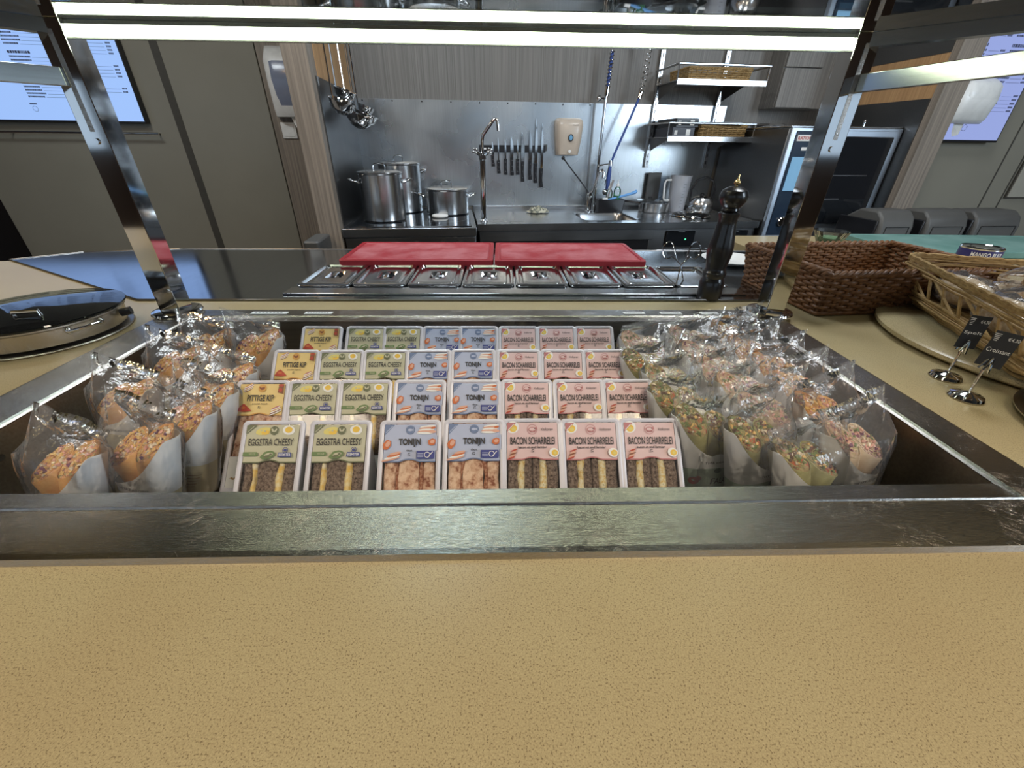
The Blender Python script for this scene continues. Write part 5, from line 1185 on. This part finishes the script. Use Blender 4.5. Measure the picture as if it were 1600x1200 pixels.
# tan bread basket with open lattice sides
A_ = Vector((1.005, 0.985)); Bd = Vector((-math.sin(math.radians(22)), -math.cos(math.radians(22)))); Cd = Vector((-Bd.y, Bd.x))
BL, BWid = 0.48, 0.36
ctr = A_+Bd*BL/2+Cd*BWid/2
bb_ = empty('bread_basket', (ctr.x, ctr.y, 0.9395), (0, 0, math.atan2(Bd.y, Bd.x)), 'tan wicker basket with open lattice sides full of bread rolls', 'basket')
def bbk(root, L, Wd, h):
    m = MB(); f = .018
    def loop(z, off=0.0, jit=0.0, sd=0, N=160):
        W_ = L/2+f*z/h+off; D_ = Wd/2+f*z/h+off; pts = []
        for x, y in rr2(-W_, W_, -D_, D_, .035, 6): pts.append((x, y))
        out = []
        for i in range(len(pts)):
            a = Vector(pts[i]); b = Vector(pts[(i+1) % len(pts)]); k = max(1, int((b-a).length/.02))
            for q in range(k):
                p = a.lerp(b, q/k); out.append((p.x, p.y, z+jit*noise.noise((p.x*14, p.y*14, sd))))
        return out
    for i in range(5): m.tube(loop(.003+.0052*i, .0055*math.sin(i*2.1), .005, i), .0024, 6, closed=True)
    for i in range(3): m.tube(loop(-.010+.006*i, -.012+.003*i, .006, i+9), .0026, 6, closed=True)
    m.build('lower_band', WIK, root)
    m = MB()
    for i in range(4): m.tube(loop(h-.005-.0056*i, .0050*math.sin(i*1.7), .005, i+20), .0024, 6, closed=True)
    for ph in (0, 2.1, 4.2):
        lp_ = loop(h+.004); m.tube([(x, y, z+.0044*math.sin(i*1.15+ph)) for i, (x, y, z) in enumerate(lp_)], .0034, 6, closed=True)
    m.build('rim_band', WIK, root)
    m = MB(); per_ = loop(.022); pt_ = loop(h-.020); n = len(per_)
    for i in range(0, n, 3):
        k = (i+2) % n; m.tube([per_[i], pt_[k % len(pt_)]], .0032, 6); 
        if i % 6 == 0: m.tube([per_[k], pt_[i % len(pt_)]], .0026, 6)
    m.build('lattice_stakes', WIK, root)
    m = MB()
    for i in range(int(Wd/.009)): m.tube([(-L/2, -Wd/2+.005+i*.009, .003), (L/2, -Wd/2+.005+i*.009, .003)], .0042, 5)
    m.build('base', WIK, root)
    m = MB()
    for sx_ in (-1, 1):
        for sy_ in (-1, 1): m.cyl((sx_*L*.36, sy_*Wd*.36, -.0188), (sx_*L*.36, sy_*Wd*.36, 0), .008)
    m.build('foot', WIK, root)
bbk(bb_, BL, BWid, .084)
CRUST = mottled('seeded_crust', [(.38, (.24, .12, .04)), (.52, (.42, .25, .10)), (.66, (.62, .50, .32))], 130, .8, .7, .003)
CRUST2 = mottled('pale_floured_crust', [(.38, (.50, .34, .18)), (.62, (.66, .54, .38))], 60, .85, .4, .003)
rollp = {}
def roll(kind, loc, rz, sc, label):
    if kind in rollp: root = copy_tree(rollp[kind])
    else:
        root = empty('bread_roll'); m = MB(); rings = []; n = 28
        for i in range(15):
            t_ = PI*i/14; r_ = max(.0005, math.sin(t_)**.75)
            rings.append([(-.075*math.cos(t_), .034*r_*math.cos(2*PI*j/n)*(1+.12*noise.noise((i*.4, j*.3, len(rollp)*9))), .030+.030*r_*math.sin(2*PI*j/n)*(1+.12*noise.noise((i*.4, j*.3, 7)))) for j in range(n)])
        m.loft(rings); m.build('crust', CRUST if kind == 'seed' else CRUST2, root, angle=60)
        g = MB(); rings = []
        for i in range(15):
            x = -.105+.015*i; r_ = max(.02, math.sin(PI*i/14))**.5
            rings.append([(x, .042*r_*math.cos(2*PI*j/n)*(1+.25*noise.noise((i*.9, j*.8, 2))), .031+.037*r_*math.sin(2*PI*j/n)*(1+.25*noise.noise((i*.9, j*.8, 5)))) for j in range(n)])
        g.loft(rings, False); g.build('plastic_wrapper', M['film'], root, angle=25)
        rollp[kind] = root
    root.location = loc; root.rotation_euler = (0, 0, rz); root.scale = (sc, sc, sc)
    tag(root, label, 'bread roll', 'wrapped rolls in the tan basket')
az = math.atan2(Bd.y, Bd.x)
def bloc(u, v, z): p = A_+Bd*u+Cd*v; return (p.x, p.y, z)
roll('pale', bloc(.10, .065, .948), az+.1, 1, 'pale floured roll lying at the far left end of the tan basket')
roll('pale', bloc(.275, .060, .948), az-.1, 1, 'pale floured roll against the lattice, behind the first price tag')
roll('pale', bloc(.42, .075, .948), az+.3, .9, 'pale floured roll against the lattice, behind the second price tag')
roll('seed', bloc(.22, .155, .950), az+.5, 1.05, 'seeded roll in the middle of the tan basket, below the rim')
roll('seed', bloc(.13, .235, .975), az+1.2, 1.2, 'large dark seeded roll on top at the back of the tan basket')
roll('seed', bloc(.34, .25, .965), az+.9, 1.1, 'large seeded roll at the right back of the tan basket')
roll('pale', bloc(.10, .165, .948), az+1.5, .9, 'pale roll under the seeded ones at the far end of the tan basket')
# price tags on weighted stands
def price_tag(px, py, cx, cy, text, rz, label, lean):
    b = gz(px, py, .9); root = empty('price_tag', (b.x, b.y, .9005), (0, 0, 0), label, 'price tag', 'price tags beside the bread basket')
    MB().lathe([(.0001, 0), (.0215, 0), (.023, .002), (.021, .006), (.010, .0085), (.004, .012), (.0001, .012)], 40).build('base', M['chrome'], root)
    top = Vector((lean, .004, .056))
    MB().tube([(0, 0, .008), tuple(top)], .0022, 10).build('stem', M['chrome'], root)
    ca = empty('x'); bpy.data.objects.remove(ca)
    m = MB(); w, h = .0150, .028
    m.mi = 0; m.box(-w, w, -.0006, .0006, 0, 2*h)
    V, F = text_geo(text, .0); m.add([(x*.026, -.0008, h*.95+y*.0065) for x, y in V], F, 1)
    V, F = text_geo('€4,30', .0); m.add([(.008+x*.013, -.0008, h*1.66+y*.006) for x, y in V], F, 1)
    for k in range(5): m.box(-.0125-.0012*k*.5, -.0085+.0008*k*.4, -.0008, -.0007, h*1.45+k*.0026, h*1.45+k*.0026+.0009, 1)
    m.build('card', [flat('slate_card', (.018, .018, .020), .45), PC[WHT]], root, loc=tuple(top+Vector((.002, 0, .0))), rot=(-.08, .06, rz), smooth=False)
    MB().tube([tuple(top+Vector((-.006, -.004, -.004))), tuple(top+Vector((.001, -.003, .016)))], .0016, 6).tube([tuple(top+Vector((.006, -.004, -.010))), tuple(top+Vector((.001, -.003, .016)))], .0016, 6).tube([tuple(top+Vector((-.006, .004, -.004))), tuple(top+Vector((.001, .003, .012)))], .0016, 6).build('clip', M['chrome'], root)
price_tag(1476, 590, 0, 0, 'Spelt', -.25, 'black price tag on a round chrome foot, the farther of two', .004)
price_tag(1508, 622, 0, 0, 'Croissant', -.75, 'black price tag on a round chrome foot, the nearer of two', .004)
# glass jar dish at right edge
gd = empty('glass_cloche', (0.908, 0.420, 0.9), label='glass dish with dark lid standing on a round steel plate at the right edge', cat='glass dish'); gd.scale = (.88, .88, .88)
MB().lathe([(.0001, .001), (.10, .001), (.150, .0075), (.168, .011), (.168, .013), (.148, .010), (.10, .004), (.0001, .004)], 72).build('steel_plate', M['rim'], gd)
MB().lathe([(.085, .0085), (.118, .012), (.128, .022), (.120, .044), (.112, .060), (.109, .060), (.116, .044), (.124, .023), (.115, .0145), (.085, .011)], 72).build('glass_body', M['glass'], gd)
MB().lathe([(.0001, .066), (.114, .062), (.118, .060), (.114, .058), (.0001, .058)], 72).build('lid', flat('lid_grey', (.20, .21, .20), .2), gd)
# cutting boards, can and glass bowl at the back right
board('cutting_board', .80, .36, .020, M['teal'], M['teal'], (1.92, 1.695, .902), math.radians(-2), 'large teal cutting board at the back right of the worktop', 'cutting board', None)
cn = empty('mango_can', (1.52, 1.30, .9038), label='blue can reading MANGO standing behind the tan basket', cat='can')
MB().lathe([(.0001, 0), (.050, 0), (.052, .003), (.051, .006), (.051, .079), (.052, .082), (.050, .085), (.048, .083), (.0001, .081)], 48).build('tin', M['chrome'], cn)
c = MB(); c.lathe([(.0516, .007), (.0516, .078)], 48, mi=0)
V, F = text_geo('MANGO PULP', .02); c.add([(.0520*math.cos(-PI/2-.45+x*1.5), .0520*math.sin(-PI/2-.45+x*1.5), .066+y*.013) for x, y in V], F, 1)
c.build('paper_label', [flat('can_blue', (.035, .03, .14), .35), PC[WHT]], cn, angle=60)
gb = empty('glass_bowl', tuple(gz(1292, 383, .9038)), label='small clear glass bowl with green content left of the teal board', cat='bowl')
MB().lathe([(.0001, 0), (.035, 0), (.040, .004), (.066, .058), (.063, .058), (.036, .006), (.0001, .005)], 14).build('bowl', M['glass'], gb, smooth=False)
MB().lathe([(.0001, .006), (.036, .007), (.050, .032), (.0001, .036)], 20).build('salad', mottled('green_salad', [(.4, (.02, .10, .05)), (.6, (.10, .24, .12))], 90), gb)
# ------------------------------------------------------------------ left side: round chafing pan with glass lid
cf = empty('chafing_pan', (-0.945, 0.822, 0.9), label='large round steel pan with glass lid at the left edge of the worktop', cat='pan'); cf.scale = (.60, .60, .70)
MB().lathe([(.0001, .001), (.228, .001), (.232, .004), (.229, .007), (.0001, .006)], 80).build('induction_disc', M['rim'], cf)
MB().lathe([(.0001, .010), (.205, .010), (.216, .016), (.220, .058), (.226, .062), (.226, .066), (.216, .067), (.214, .060), (.208, .022), (.0001, .018)], 80).build('body', M['rim'], cf)
MB().lathe([(.0001, .038), (.195, .038), (.2125, .037)], 60).build('sauce', mottled('brown_sauce', [(.4, (.10, .06, .045)), (.6, (.22, .14, .11))], 20, .25, .3, .004), cf)
ld = MB().lathe([(.232, .070), (.234, .073), (.232, .0765), (.215, .078), (.16, .083), (.09, .087), (.0001, .089), (.0001, .086), (.09, .084), (.16, .080), (.215, .0750)], 80).build('glass_lid', clear('greenish_lid_glass', (.80, .86, .84), .03, 1.45, .01, gain=1.0), cf)
MB().tube([(.03, -.10, .082), (.032, -.10, .096), (.098, -.085, .096), (.10, -.085, .080)], .006, 10).build('lid_grip', M['chrome'], ld)
for a in (-.35, PI+.35):
    h = MB(); R0 = .222
    pts = [(R0, -.045, .050), (R0+.012, -.044, .050), (R0+.030, -.030, .054), (R0+.034, 0, .056), (R0+.030, .030, .054), (R0+.012, .044, .050), (R0, .045, .050)]
    h.tube(pts, .0048, 10); h.sphere((R0+.002, -.045, .050), .010, 12, 8).sphere((R0+.002, .045, .050), .010, 12, 8)
    h.build('side_handle', M['chrome'], cf, rot=(0, 0, a))
MB().cyl((.215, .06, .045), (.245, .072, .050), .012).build('hinge_knob', M['black'], cf)
# ------------------------------------------------------------------ ceiling lamps
for i, (x, y, lab) in enumerate(((-1.2, -.6, 'square ceiling lamp over the room, left'), (.9, -.6, 'square ceiling lamp over the room, right'), (-.35, 1.75, 'square ceiling lamp over the kitchen aisle, left'), (1.35, 1.6, 'square ceiling lamp over the kitchen aisle, right'), (-2.0, 1.9, 'added square ceiling lamp brightening the wall of the left menu screen'))):  # the last one is an added fixture for the left wall fill
    r = empty('ceiling_lamp', (x, y, 2.75), label=lab, cat='ceiling lamp', group='square ceiling lamps')
    B(r, 'housing', M['white'], -.31, .31, -.31, .31, -.05, 0); B(r, 'diffuser', M['lamp'], -.29, .29, -.29, .29, -.056, -.0501)
for l in [o for o in bpy.data.objects if o.type == 'LIGHT' and 'lamp' in o.name]: l.location.z = 2.68
